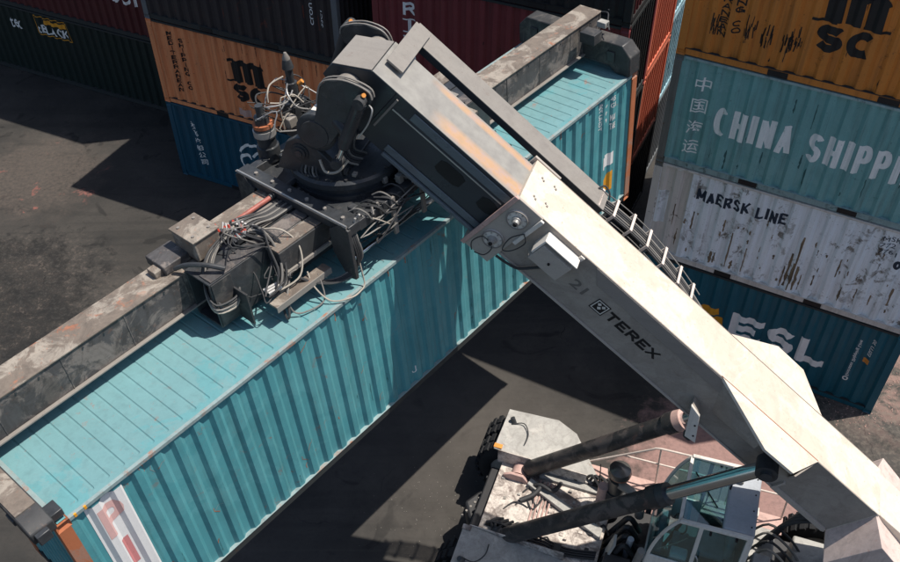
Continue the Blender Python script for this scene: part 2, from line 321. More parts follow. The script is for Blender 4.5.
def ground_mat():
    N = NT('yard_asphalt'); tc = N.new('ShaderNodeTexCoord'); v = tc.outputs['Object']
    sp = N.new('ShaderNodeSeparateXYZ'); N.link(v, sp.inputs[0])
    n1 = N.noise(v, 0.35, 6, 0.6, 0.5); n2 = N.noise(v, 1.7, 8, 0.68, 0.3); n3 = N.noise(v, 9, 8, 0.75)
    col = N.mix(N.ramp(n1, 0.35, 0.65), (0.032, 0.031, 0.029), (0.060, 0.055, 0.049))
    col = N.mix(N.ramp(n2, 0.46, 0.7, 0, 0.6), col, (0.052, 0.048, 0.044))
    col = N.mix(N.ramp(n3, 0.5, 0.75, 0, 0.5), col, (0.018, 0.018, 0.018))
    tv = N.new('ShaderNodeMapping'); tv.inputs['Rotation'].default_value = (0, 0, rad(28)); tv.inputs['Scale'].default_value = (0.10, 1.6, 1); N.link(v, tv.inputs['Vector'])
    tr_n = N.noise(tv.outputs[0], 1.0, 4, 0.6, 0.8)
    col = N.mix(N.ramp(tr_n, 0.52, 0.60, 0, 0.3), col, (0.022, 0.022, 0.021))
    col = N.mix(N.ramp(tr_n, 0.36, 0.28, 0, 0.35), col, (0.07, 0.064, 0.057))
    vo = N.new('ShaderNodeTexVoronoi'); vo.feature = 'DISTANCE_TO_EDGE'; vo.inputs['Scale'].default_value = 0.33
    dv = N.new('ShaderNodeMix', data_type='VECTOR'); dv.inputs[0].default_value = 0.35
    nv = N.new('ShaderNodeTexNoise'); nv.inputs['Scale'].default_value = 1.2; nv.inputs['Detail'].default_value = 6; N.link(v, nv.inputs['Vector'])
    ad_ = N.new('ShaderNodeVectorMath', operation='ADD'); N.link(v, ad_.inputs[0]); N.link(nv.outputs['Color'], ad_.inputs[1]); N.link(ad_.outputs[0], vo.inputs['Vector'])
    col = N.mix(N.mul(N.ramp(vo.outputs['Distance'], 0.002, 0.006, 0.7, 0), N.ramp(n1, 0.54, 0.60)), col, (0.010, 0.010, 0.010))
    st_n = N.noise(v, 0.9, 3, 0.5, 1.5)
    col = N.mix(N.ramp(st_n, 0.62, 0.68, 0, 0.6), col, (0.014, 0.014, 0.014))
    def blob(x, y, r, soft, warp=1.2):
        d = N.new('ShaderNodeVectorMath', operation='DISTANCE'); N.link(v, d.inputs[0]); d.inputs[1].default_value = (x, y, 0)
        ad = N.new('ShaderNodeMath', operation='ADD'); N.link(d.outputs['Value'], ad.inputs[0]); N.link(N.ramp(n2, 0.2, 0.8, -warp, warp), ad.inputs[1])
        return N.ramp(ad.outputs[0], r-soft, r+soft, 1, 0)
    # trodden dark crust at the far side of the lane
    crust = N.mul(blob(-12.2, 17.2, 2.6, 0.4, 1.8), N.ramp(n3, 0.38, 0.5))
    col = N.mix(N.mul(crust, 0.75), col, (0.012, 0.012, 0.012))
    rim = N.mul(N.mul(blob(-11.6, 17.2, 3.3, 0.4, 1.8), N.ramp(n3, 0.48, 0.60)), N.ramp(n2, 0.45, 0.6))
    col = N.mix(N.mul(rim, 0.6), col, (0.12, 0.10, 0.085))
    dustl = N.mul(blob(-12.6, 22.7, 1.9, 0.6), N.ramp(n3, 0.35, 0.62))
    col = N.mix(N.mul(dustl, 0.75), col, (0.105, 0.085, 0.072))
    red = N.ramp(N.noise(N.coord((1, 1, 1), rnd=False), 0.8, 7, 0.7, 0.4), 0.60, 0.64)
    near = blob(-12.4, 22.3, 1.7, 0.5)
    col = N.mix(N.mul(red, near), col, (0.20, 0.085, 0.07))
    pale = blob(0.6, 12.9, 2.2, 1.8)
    col = N.mix(N.mul(pale, 0.55), col, (0.088, 0.078, 0.068))
    pk = N.mul(blob(6.1, 11.8, 2.1, 0.4, 0.9), N.ramp(n3, 0.25, 0.55, 0.55, 1.0))
    col = N.mix(N.mul(pk, 0.95), col, (0.30, 0.185, 0.165))
    east = N.mul(blob(11.0, 14.6, 2.0, 0.8), N.ramp(n2, 0.44, 0.56))
    col = N.mix(N.mul(east, 0.85), col, (0.26, 0.17, 0.145))
    e2 = N.mul(blob(9.6, 14.0, 2.4, 1.2), N.ramp(n3, 0.47, 0.62))
    col = N.mix(N.mul(e2, 0.6), col, (0.17, 0.145, 0.12))
    N.link(col, N.b.inputs['Base Color']); N.link(N.ramp(n2, 0.3, 0.7, 0.62, 0.95), N.b.inputs['Roughness'])
    N.b.inputs['Specular IOR Level'].default_value = 0.25
    N.bump(n3, 0.5, 0.012)
    return N.m
MAT['ground'] = ground_mat()

# ------------------------------------------------------------ the ground
g = MB(); G = 300
g.add([(-G, -G, 0), (G, -G, 0), (G, G, 0), (-G, G, 0)], [(0, 1, 2, 3)])
ground = g.build('ground', MAT['ground']); ground['kind'] = 'structure'

# ------------------------------------------------------------ containers
CW = 2.438
def prof(L, x0, x1, per=0.30, dep=0.042):
    n = max(1, round((x1-x0)/per)); per = (x1-x0)/n; xs = []
    for k in range(n):
        a = x0+k*per
        xs += [(a, 0.0), (a+per*0.30, 0.0), (a+per*0.49, dep), (a+per*0.81, dep)]
    return xs + [(x1, 0.0)]
def prof_y(P, x):
    if x <= P[0][0]: return P[0][1]
    for (a, ya), (b, yb) in zip(P, P[1:]):
        if a <= x <= b: return ya + (yb-ya)*(x-a)/(b-a) if b > a else ya
    return P[-1][1]
SIDE_Y = 0.022
_cache = {}
def casting_mesh():
    if 'cast' not in _cache:
        bm = bmesh.new(); bmesh.ops.create_cube(bm, size=1.0)
        for v_ in bm.verts: v_.co = Vector(((v_.co.x+0.5)*0.178, (v_.co.y+0.5)*0.162, (v_.co.z+0.5)*0.118))
        fs = list(bm.faces)
        r = bmesh.ops.inset_individual(bm, faces=fs, thickness=0.036, depth=0.0)
        for f_ in fs:
            for v_ in f_.verts: v_.co -= f_.normal*0.03
        m = bpy.data.meshes.new('corner_casting'); bm.to_mesh(m); bm.free(); _cache['cast'] = m
    return _cache['cast']
def box_mesh(key, *a):
    if key not in _cache: _cache[key] = MB().box(*a).mesh(key[0] if isinstance(key, tuple) else key, False)
    return _cache[key]
def sheet_mesh(key, P, z0, z1):
    if key not in _cache:
        mb = MB(); n = len(P)
        mb.add([(x, y, z0) for x, y in P]+[(x, y, z1) for x, y in P], [(i, i+1, n+i+1, n+i) for i in range(n-1)])
        m = bpy.data.meshes.new('panel'); m.from_pydata(mb.v, [], mb.f); _cache[key] = m
    return _cache[key]
def roof_mesh(L, H):
    key = ('roof', L, H)
    if key not in _cache:
        x0, x1 = 0.18, L-0.18; n = round((x1-x0)/0.216); per = (x1-x0)/n; xs = []
        for k in range(n):
            a = x0+k*per
            xs += [(a, 0.0), (a+per*0.80, 0.0), (a+per*0.88, -0.011), (a+per*0.93, -0.011), (a+per*0.99, 0.0)]
        xs = [(0.05, 0.0)] + xs + [(x1, 0.0), (L-0.05, 0.0)]
        ys = [0.05, 0.125, 0.155, CW-0.155, CW-0.125, CW-0.05]; vs_ = []; m = len(xs)
        for r, y in enumerate(ys):
            for x, d in xs:
                bow = 0.010*sin(pi*(y/CW))
                vs_.append((x, y, H-0.014 + (d if r in (2, 3) else 0.0) + bow))
        fs = [(r*m+i, r*m+i+1, (r+1)*m+i+1, (r+1)*m+i) for r in range(len(ys)-1) for i in range(m-1)]
        me = bpy.data.meshes.new('roof_panel'); me.from_pydata(vs_, [], fs); _cache[key] = me
    return _cache[key]

def container(name, label, L, H, side, loc=None, yaw=0.0, roof=None, rail=None, post=None, cast=None, end=None, group=None, brail=None, per=0.30, dep=0.042):
    t = thing(name, label, 'container', loc, (0, 0, yaw) if loc is not None else None, group)
    side = MAT[side]; roof = MAT[roof] if roof else side; rail = MAT[rail] if rail else side
    post = MAT[post] if post else side; cast = MAT[cast] if cast else post; end = MAT[end] if end else side
    brail = MAT[brail] if brail else rail
    P = prof(L, 0.15, L-0.15, per, dep)
    sm = sheet_mesh(('side', L, H, per), [(x, y+SIDE_Y) for x, y in P], 0.15, H-0.055)
    put('side_panel', sm, side, t); put('side_panel', sm, side, t, loc=(L, CW, 0), rot=(0, 0, pi))
    PE = prof(CW, 0.14, CW-0.14, 0.22, 0.055)
    em = sheet_mesh(('end', H), [(x, y+SIDE_Y) for x, y in PE], 0.15, H-0.09)
    put('end_panel', em, end, t, loc=(0, CW, 0), rot=(0, 0, -pi/2)); put('end_panel', em, end, t, loc=(L, 0, 0), rot=(0, 0, pi/2))
    put('roof_panel', roof_mesh(L, H), roof, t)
    put('rail_ledge', box_mesh(('ledge', L), 0.178, L-0.178, 0.004, 0.08, 0.1505, 0.160), rail, t)  # added strip; on the lifted container its pale colour paints the sunlit rail top
    put('floor_panel', box_mesh(('floor', L), 0.05, L-0.05, 0.055, CW-0.055, 0.10, 0.152), MAT['frame_dark'], t)
    tr = box_mesh(('trail', L, H), 0.178, L-0.178, 0.004, 0.056, H-0.062, H-0.012)
    br = box_mesh(('brail', L), 0.178, L-0.178, 0.016, 0.070, 0.018, 0.150)
    for rr, lc in ((0, (0, 0, 0)), (pi, (L, CW, 0))):
        put('top_rail', tr, rail, t, loc=lc, rot=(0, 0, rr)); put('bottom_rail', br, brail, t, loc=lc, rot=(0, 0, rr))
    hd = box_mesh(('header', H), 0.004, 0.12, 0.162, CW-0.162, H-0.10, H-0.010); sl = box_mesh('sill', 0.004, 0.12, 0.162, CW-0.162, 0.012, 0.16)
    for rr, lc in ((0, (0, 0, 0)), (pi, (L, CW, 0))):
        put('header', hd, rail, t, loc=lc, rot=(0, 0, rr)); put('sill', sl, brail, t, loc=lc, rot=(0, 0, rr))
    pm = box_mesh(('post', H), 0.002, 0.158, 0.002, 0.146, 0.118, H-0.118)
    cm = casting_mesh()
    if L < 7:
        for x_ in (1.80, 3.82): put('painted_fork_pocket', box_mesh('pocket', 0, 0.38, 0.006, 0.05, 0.020, 0.135), MAT['black'], t, loc=(x_, 0, 0))  # black plates on the rail: the shade inside the pocket openings is painted
    for sx, sy, rr in ((0, 0, 0), (L, CW, pi)):
        put('corner_post', pm, post, t, loc=(sx, sy, 0), rot=(0, 0, rr))
        for z in (0, H-0.118): put('corner_casting', cm, cast, t, loc=(sx, sy, z), rot=(0, 0, rr))
    pm2 = box_mesh(('post2', H), -0.158, -0.002, 0.002, 0.146, 0.118, H-0.118)
    for sx, sy, rr in ((L, 0, 0), (0, CW, pi)):
        put('corner_post', pm2, post, t, loc=(sx, sy, 0), rot=(0, 0, rr))
        for z in (0, H-0.118): put('corner_casting', cm, cast, t, loc=(sx-0.178*cos(rr), sy, z), rot=(0, 0, rr))
    t['_L'] = L; t['_per'] = per; t['_dep'] = dep
    return t

# flat marks that follow the corrugation
def text_polys(body, bold=0.0, shear=0.0, spacing=1.0, line=1.0, align='LEFT'):
    c = bpy.data.curves.new('t', 'FONT'); c.body = body; c.size = 1.0; c.offset = bold; c.shear = shear
    c.space_character = spacing; c.space_line = line; c.align_x = align; c.resolution_u = 3; c.fill_mode = 'FRONT'
    o = bpy.data.objects.new('t', c); COL.objects.link(o)
    bpy.context.view_layer.update()
    dg = bpy.context.evaluated_depsgraph_get(); me = bpy.data.meshes.new_from_object(o.evaluated_get(dg))
    vs_ = [(v_.co.x, v_.co.y) for v_ in me.vertices]; fs = [tuple(p.vertices) for p in me.polygons]
    bpy.data.objects.remove(o); bpy.data.curves.remove(c); bpy.data.meshes.remove(me)
    return vs_, fs
def fit(polys, x0, x1, z0, z1):
    vs_, fs = polys
    if not vs_: return polys
    ax = min(v_[0] for v_ in vs_); bx = max(v_[0] for v_ in vs_); az = min(v_[1] for v_ in vs_); bz = max(v_[1] for v_ in vs_)
    return [(x0+(x-ax)/(bx-ax)*(x1-x0), z0+(y-az)/(bz-az)*(z1-z0)) for x, y in vs_], fs
def ribbon(pts, wd):
    P = [Vector((a, b)) for a, b in pts]; vs_ = []; n = len(P)
    for i, p in enumerate(P):
        t = (P[min(i+1, n-1)]-P[max(i-1, 0)]).normalized(); q = Vector((-t.y, t.x))*wd/2
        vs_ += [tuple(p+q), tuple(p-q)]
    return vs_, [(2*i, 2*i+1, 2*i+3, 2*i+2) for i in range(n-1)]
def rect(x0, x1, z0, z1): return [(x0, z0), (x1, z0), (x1, z1), (x0, z1)], [(0, 1, 2, 3)]
def arc(cx, cz, rx, rz, a0, a1, wd, n=14):
    return ribbon([(cx+rx*cos(rad(a0+(a1-a0)*i/n)), cz+rz*sin(rad(a0+(a1-a0)*i/n))) for i in range(n+1)], wd)
def merge(*L):
    vs_ = []; fs = []
    for a, b in L:
        o = len(vs_); vs_ += list(a); fs += [tuple(i+o for i in f) for f in b]
    return vs_, fs
def mark(name, polys, mat, t, L=None, lift=0.0035):
    """lay a flat shape on the near side of container t, bent over its corrugation"""
    vs_, fs = polys
    if not vs_: return
    bm = bmesh.new(); bv = [bm.verts.new((x, 0, z)) for x, z in vs_]
    for f in fs:
        try: bm.faces.new([bv[i] for i in f])
        except ValueError: pass
    L = L or t['_L']; P = prof(L, 0.15, L-0.15, t['_per'], t['_dep'])
    xa = min(v_[0] for v_ in vs_); xb = max(v_[0] for v_ in vs_)
    for x, _y in P:
        if xa < x < xb:
            bmesh.ops.bisect_plane(bm, geom=bm.verts[:]+bm.edges[:]+bm.faces[:], plane_co=(x, 0, 0), plane_no=(1, 0, 0))
    for v_ in bm.verts: v_.co.y = prof_y(P, v_.co.x)+SIDE_Y-lift
    for f in bm.faces:
        f.normal_update()
        if f.normal.y > 0: f.normal_flip()
    m = bpy.data.meshes.new(name); bm.to_mesh(m); bm.free()
    return put(name, m, MAT[mat], t)
def ell(cx, cy, rx, ry, a0, a1, n=14): return [(cx+rx*cos(rad(a0+(a1-a0)*i/n)), cy+ry*sin(rad(a0+(a1-a0)*i/n))) for i in range(n+1)]
STROKES = {
 'C': [(0, ell(.5, .5, .5, .5, 52, 308, 20))], 'O': [(0, ell(.5, .5, .5, .5, 0, 360, 26))], 'S': [(0, ell(.5, .75, .5, .25, 25, 270, 14)+ell(.5, .25, .5, .25, 90, -155, 14)[1:])],
 'G': [(0, ell(.5, .5, .5, .5, 52, 330, 20)), (1, [(.62, .42), (1, .42)]), (1, [(1, .42), (1, .1)])],
 'H': [(1, [(0, 0), (0, 1)]), (1, [(1, 0), (1, 1)]), (0, [(0, .5), (1, .5)])], 'I': [(1, [(.5, 0), (.5, 1)])],
 'N': [(1, [(0, 0), (0, 1)]), (1, [(1, 0), (1, 1)]), (0, [(0, 1.04), (1, -.04)])], 'A': [(1, [(0, 0), (.5, 1)]), (1, [(1, 0), (.5, 1)]), (0, [(.18, .28), (.82, .28)])],
 'P': [(1, [(0, 0), (0, 1)]), (0, [(0, 1)]+ell(.6, .72, .4, .28, 90, -90, 12)+[(0, .44)])], 'R': [(1, [(0, 0), (0, 1)]), (0, [(0, 1)]+ell(.6, .74, .4, .26, 90, -90, 12)+[(0, .48)]), (1, [(.5, .48), (1, 0)])],
 'D': [(1, [(0, 0), (0, 1)]), (0, [(0, 1)]+ell(.5, .5, .5, .5, 90, -90, 14)+[(0, 0)])], 'E': [(1, [(0, 0), (0, 1)]), (1, [(0, 1), (1, 1)]), (0, [(0, .5), (.9, .5)]), (1, [(0, 0), (1, 0)])],
 'L': [(1, [(0, 0), (0, 1)]), (1, [(0, 0), (1, 0)])], 'T': [(1, [(.5, 0), (.5, 1)]), (1, [(0, 1), (1, 1)])], 'X': [(1, [(0, 0), (1, 1)]), (1, [(0, 1), (1, 0)])],
 'K': [(1, [(0, 0), (0, 1)]), (1, [(.1, .45), (1, 1)]), (1, [(.3, .55), (1, 0)])], 'M': [(1, [(0, 0), (0, 1)]), (1, [(1, 0), (1, 1)]), (0, [(0, 1.05), (.5, .1)]), (0, [(1, 1.05), (.5, .1)])]}
def strokes(ch, x0, x1, z0, z1, wt=0.19):
    wd = min(wt*(z1-z0), 0.42*(x1-x0)); h = wd/2; out = []
    for cap, pts in STROKES[ch]:
        P = [Vector((x0+h+a*(x1-x0-wd), z0+h+b_*(z1-z0-wd))) for a, b_ in pts]
        if cap:
            P[0] = P[0]-(P[1]-P[0]).normalized()*h; P[-1] = P[-1]+(P[-1]-P[-2]).normalized()*h
        vs_, fs = ribbon([tuple(p) for p in P], wd)
        out.append(([(x, min(max(z, z0), z1)) for x, z in vs_], fs))
    return out
def letter(ch, x0, x1, z0, z1, mat, t, bold=0.19):
    if ch == 'I': x0, x1 = (x0+x1)/2-min(0.11*(z1-z0), (x1-x0)/2), (x0+x1)/2+min(0.11*(z1-z0), (x1-x0)/2)
    if ch == 'I': mark('lettering', rect(x0, x1, z0, z1), mat, t)
    elif ch in STROKES:
        for k, q in enumerate(strokes(ch, x0, x1, z0, z1, bold)): mark('lettering', q, mat, t, lift=0.0035+0.0005*k)
def word(body, x0, x1, z0, z1, mat, t, bold=0.19, gap=0.16):
    wd = {'M': 1.15, 'I': 0.42, ' ': 0.55}; ws = [wd.get(c, 0.9) for c in body]; tot = sum(ws)+gap*(len(ws)-1); k = (x1-x0)/tot; x = x0
    for c, w_ in zip(body, ws):
        letter(c, x, x+w_*k, z0, z1, mat, t, bold); x += (w_+gap)*k
def column(body, x0, x1, z0, z1, mat, t, bold=0.24):
    h = (z1-z0)/len(body)
    for i, c in enumerate(body): letter(c, x0, x1, z1-(i+0.86)*h, z1-i*h, mat, t, bold)
def stack_text(s): return text_polys('\n'.join(s), 0.018, line=0.78, align='CENTER')
def msc_logo(x0, z0, w_, h_, t, mat):
    X = lambda a: x0+a*w_; Z = lambda b: z0+b*h_
    q = []
    for a, b in ((0.08, 0.36), (0.41, 0.66), (0.71, 0.99)):
        q.append(([(X(a), Z(0.48)), (X(b), Z(0.48)), (X(b-0.02), Z(0.90)), (X(a-0.02), Z(0.90))], [(0, 1, 2, 3)]))
    q.append(rect(X(0.0), X(0.24), Z(0.93), Z(1.0))); q.append(rect(X(0.10), X(0.26), Z(0.88), Z(0.96)))
    for c in (0.42, 0.74):
        q.append(arc(X(c), Z(0.86), 0.19*w_, 0.08*h_, 0, 180, 0.15*h_))
    q.append(rect(X(-0.10), X(0.30), Z(0.455), Z(0.50))); q.append(rect(X(0.70), X(1.12), Z(0.455), Z(0.50)))
    for k, p_ in enumerate(q): mark('lettering', p_, mat, t, lift=0.0035+0.0004*k)
    letter('S', X(0.03), X(0.47), Z(0.0), Z(0.42), mat, t, 0.30); letter('C', X(0.53), X(0.99), Z(0.0), Z(0.42), mat, t, 0.30)

def wallpos(o, yaw, s, tt, z): return Vector((o.x+cos(yaw)*s-sin(yaw)*tt, o.y+sin(yaw)*s+cos(yaw)*tt, z))
H0 = 2.587; ST = 2.591; L20 = 6.058; L40 = 12.192
def stackbox(which, s, tt, lvl, label, mat, L=L20, **k):
    o, yaw = (LW_O, LW_YAW) if which == 'L' else (RW_O, RW_YAW)
    return container('shipping_container', label, L, H0, mat, wallpos(o, yaw, s, tt, lvl*ST), yaw, group='stacked containers', per=0.36 if which == 'R' else 0.315, dep=0.064 if which == 'R' else 0.060, **k)

rm_ = random.Random(5)
def rust_run(t, x, z, h, wd, mat='rust_run'):
    n = 7; L_ = []; R_ = []
    for i in range(n+1):
        k = i/n; ww = wd*(0.35+0.65*sin(pi*min(1, 0.15+k*0.75)))*rm_.uniform(0.55, 1.2)
        L_.append((x-ww*rm_.uniform(0.3, 0.7)+rm_.uniform(-.01, .01), z-h*k)); R_.append((x+ww*rm_.uniform(0.3, 0.7), z-h*k))
    vs_ = L_+R_; mark('rust_run', (vs_, [(i, i+1, n+2+i, n+1+i) for i in range(n)]), mat, t, lift=0.003)

# stack on the right
esl = stackbox('R', 0.0, 0, 0, 'deep blue container with orange emblem and big white letters, bottom of its stack', 'esl_blue', rail='frame_dark', post='esl_blue', brail='esl_blue')
letter('E', 2.46, 3.22, 0.84, 1.60, 'white', esl, 0.25)
letter('S', 3.32, 3.97, 0.84, 1.62, 'white', esl, 0.25)
letter('L', 4.06, 4.70, 0.84, 1.60, 'white', esl, 0.25)
for k in range(3): mark('emblem', ([(1.30+0.1*k, 1.50-0.27*k), (2.12+0.15*k, 1.56-0.25*k), (2.16+0.15*k, 1.36-0.25*k), (1.36+0.1*k, 1.25-0.27*k)], [(0, 1, 2, 3)]), 'yellow', esl)
def vtext(s, x0, x1, z0, z1, mat, t, bold=0.01):
    vs_, fs = text_polys(s, bold); mark('lettering', fit(([(y, x) for x, y in vs_], fs), x0, x1, z0, z1), mat, t)
vtext('Emirates Shipping Line', 5.20, 5.29, 0.92, 2.10, 'white', esl); vtext('ESLU 30', 5.47, 5.54, 1.68, 2.18, 'white', esl)
mark('decal', arc(5.245, 0.83, 0.05, 0.05, 0, 360, 0.03), 'white', esl); mark('decal', rect(5.43, 5.56, 1.44, 1.58), 'orange_dot', esl)
mae = stackbox('R', 0.0, 0, 1, 'pale grey scraped container with small dark lettering and rust streaks', 'maersk', rail='maersk_beige', post='maersk_beige', cast='china_post')
word('MAERSK LINE', 1.02, 2.96, 1.86, 2.15, 'navy_text', mae, 0.2)
mark('lettering', fit(text_polys('MSKU\n772   1\n7761', 0.0), 4.83, 5.35, 1.92, 2.36), 'navy_text', mae)
mark('decal', arc(5.28, 1.75, 0.05, 0.08, 0, 360, 0.07), 'navy_text', mae)
for x, z, h, wd in ((3.42, 1.75, 1.35, 0.05), (3.30, 1.20, 0.95, 0.07), (3.40, 1.0, 0.8, 0.05), (3.50, 0.95, 0.70, 0.06), (3.22, 0.8, 0.6, 0.04), (3.60, 0.7, 0.45, 0.03), (1.05, 1.5, 0.5, 0.05), (1.62, 0.62, 0.35, 0.07), (1.70, 0.60, 0.3, 0.05), (1.75, 1.55, 0.35, 0.04), (1.98, 1.3, 1.0, 0.03), (2.35, 1.0, 0.7, 0.035), (2.62, 1.95, 0.3, 0.04), (4.25, 1.45, 0.5, 0.05), (4.45, 0.75, 0.4, 0.05), (4.75, 0.8, 0.35, 0.04), (5.05, 0.75, 0.3, 0.04), (3.85, 0.85, 0.3, 0.05), (0.62, 1.6, 0.6, 0.03), (0.75, 0.9, 0.5, 0.04), (2.1, 0.5, 0.25, 0.06), (5.4, 1.1, 0.5, 0.05)):
    rust_run(mae, x, z, h, wd)
for k in range(26): rust_run(mae, rm_.uniform(0.3, 5.8), rm_.uniform(0.35, 2.2), rm_.uniform(0.05, 0.16), rm_.uniform(0.015, 0.05))
mark('weathered_patch', rect(0.17, 0.86, 0.17, 2.50), 'maersk_beige', mae, lift=0.002)
mark('repair_patch', rect(0.19, 0.42, 0.95, 1.85), 'maersk', mae, lift=0.0035)
chi = stackbox('R', 0.0, 0, 2, 'sea green container with broken white company lettering and four characters', 'china_green', rail='china_rail', post='china_post')
for ch, z in zip('中国海运', (7.22, 6.72, 6.21, 5.73)):
    mark('lettering', fit(text_polys(ch, 0.004), 0.50, 0.82, z-5.182-0.16, z-5.182+0.16), 'white', chi)
for k in range(22): rust_run(chi, rm_.uniform(0.3, 5.8), rm_.uniform(0.4, 2.4), rm_.uniform(0.1, 0.6), rm_.uniform(0.012, 0.04), 'china_dark')
word('CHINA', 1.02, 2.60, 0.98, 1.63, 'white_worn', chi, 0.22, 0.24)
word('SHIPPING', 2.90, 5.35, 0.98, 1.63, 'white_worn', chi, 0.22, 0.24)
msr = stackbox('R', 0.0, 0, 3, 'dark amber container with black logo on top of the sea green one', 'msc_orange', rail='frame_dark', brail='msc_orange')
msc_logo(2.42, 8.50-7.773, 1.10, 1.22, msr, 'black')
column('MEDITERRANEAN', 0.69, 0.86, 0.52, 2.30, 'black', msr); column('SHIPPING CO', 0.95, 1.12, 0.64, 2.20, 'black', msr)
for x, zz in ((0.66, 0.75), (1.3, 0.82), (1.62, 0.70), (1.98, 0.72), (2.14, 0.76)):
    for j in range(16):
        dx = random.uniform(-0.10, 0.10); dz = random.uniform(-0.22, 0.10)
        mark('smudge', ribbon([(x+dx, zz+dz), (x+dx+random.uniform(-.02, .02), zz+dz+random.uniform(0.10, 0.24))], random.uniform(0.010, 0.026)), 'black_worn', msr)

# stack on the left
cma = stackbox('L', 0.0, 0, 0, 'navy blue container with white cloud-like logo, bottom of its stack', 'cma_blue', post='cma_blue')
for i, ch in enumerate(range(6)):
    mark('lettering', fit(text_polys('达飞轮船公司'[i], 0.01), 0.68+0.028*i, 0.88+0.028*i, 1.86-i*0.255, 2.05-i*0.255), 'white', cma)
for a in (arc(2.85, 1.32, 0.55, 0.50, 20, 165, 0.09), arc(3.15, 1.22, 0.42, 0.42, 10, 150, 0.08), arc(2.52, 1.20, 0.20, 0.22, 30, 330, 0.11), arc(2.93, 1.02, 0.19, 0.24, 0, 360, 0.10), arc(3.30, 1.05, 0.2, 0.28, -40, 190, 0.10)):
    mark('logo', a, 'white', cma)
mark('lettering', fit(text_polys('CGM', 0.02, 0.3), 2.55, 3.35, 0.42, 0.78), 'white', cma)
msl = stackbox('L', 0.0, 0, 1, 'orange container with black logo on the navy blue one', 'msc_peach', rail='frame_dark', brail='msc_peach')
msc_logo(2.48, 3.28-2.591, 1.08, 1.26, msl, 'black')
column('MEDITERRANEAN', 0.58, 0.71, 0.42, 2.30, 'black', msl); column('SHIPPING CO', 0.92, 1.06, 0.55, 2.16, 'black', msl)
mark('repair_patch', rect(2.55, 2.95, 0.20, 0.42), 'pink', msl)
drk = stackbox('L', 0.0, 0, 2, 'dark brown rust-streaked container on the orange one', 'dark_brown', rail='frame_dark', post='grey_box')
vtext('CLOU 2', 5.27, 5.36, 0.95, 1.70, 'white', drk); vtext('22G1', 5.55, 5.62, 0.95, 1.38, 'white', drk)
rm2 = random.Random(17)
for bx_, n_ in ((msr, 26), (msl, 24), (drk, 14)):
    for k in range(n_): rust_run(bx_, rm2.uniform(0.25, 5.8), rm2.choice((2.50, rm2.uniform(0.3, 2.2))), rm2.uniform(0.06, 0.5), rm2.uniform(0.008, 0.026), 'rust_streak' if bx_ is drk else 'black_worn')
# row behind, left
gre = stackbox('L', -12.47, 2.54, 0, 'very dark green long container with small lettered sign, far left', 'green_dark', L=L40, rail='frame_dark')
mark('lettering', fit(text_polys('tex', 0.012), -8.55+12.47, -8.12+12.47, 1.78, 2.14), 'white', gre)
mark('sign_frame', ribbon([(5.05, 1.78), (6.52, 1.78), (6.44, 2.42), (5.02, 2.42), (5.05, 1.78)], 0.03), 'yellow', gre)
mark('sign_emblem', ([(5.45, 2.20), (6.35, 2.18), (6.40, 2.36), (5.9, 2.32), (5.5, 2.36)], [(0, 1, 2, 3, 4)]), 'yellow', gre)
mark('lettering', fit(text_polys('tBLACK', 0.012), 5.12, 6.42, 1.84, 2.14), 'white', gre)
redl = stackbox('L', -12.47, 2.54, 1, 'dark maroon container with white lettering on the dark green one', 'maroon', L=L40, rail='frame_dark')
mark('lettering', fit(text_polys('DOT', 0.03), 8.75, 9.85, 1.10, 1.62), 'white', redl)
for lv, mt, lb in ((2, 'grey_box', 'grey long container above the dark maroon one'), (3, 'green_dark', 'dark green long container on top of the far left stack')):
    stackbox('L', -12.47, 2.54, lv, lb, mt, L=L40)
# row behind, middle left, seen through the narrow gap
for lv, mt, lb in ((0, 'black_box', 'black container on the ground behind the navy blue one'), (1, 'dark_brown', 'brown container behind the orange logo container'), (2, 'black_box', 'black container behind the dark brown one'), (3, 'grey_box', 'grey container topping the stack behind the orange one')):
    stackbox('L', 0.90, 2.54, lv, lb, mt)
# middle stack behind the hanging container
for lv, mt, lb in ((0, 'grey_box', 'grey container on the ground beneath the oxide red one'), (1, 'black_box', 'black container under the oxide red one')):
    stackbox('L', 7.02, 0.0, lv, lb, mt)
tri = stackbox('L', 7.02, 0, 2, 'oxide red container with white slab lettering running down its end', 'triton', rail='frame_dark', post='triton', end='black_box')
for i, ch in enumerate('TRITON'):
    z = 7.52-0.42*i-5.182; letter(ch, 0.80, 1.08, z-0.15, z+0.16, 'white', tri, 0.22)
    for zz in (z-0.16, z+0.145): mark('lettering', rect(0.78, 1.10, zz, zz+0.03), 'white', tri) if ch in 'TI' else None
for k in range(12): rust_run(tri, rm2.uniform(0.25, 5.8), rm2.choice((2.50, rm2.uniform(0.3, 2.2))), rm2.uniform(0.06, 0.5), rm2.uniform(0.008, 0.026), 'black_worn')
stackbox('L', 7.02, 0, 3, 'black container with faded red end on top of the oxide red one', 'black_box', end='maroon')
for tt in (2.54, 5.08):
    for lv, nm in ((0, 'lowest'), (1, 'middle'), (2, 'topmost')):
        stackbox('R', 0.0, tt, lv, '%s black container of the %s stack hidden behind the sea green one' % (nm, 'first' if tt < 3 else 'second'), 'black_box')
for lv, mt, lb in ((0, 'black_box', 'black container at the foot of the brick orange pair'), (1, 'brick_orange', 'brick orange container, lower of two with sunlit ends'), (2, 'brick_orange', 'brick orange container, upper of two with sunlit ends'), (3, 'maroon', 'maroon container above the brick orange pair')):
    stackbox('L', 7.00, 2.54, lv, lb, mt)
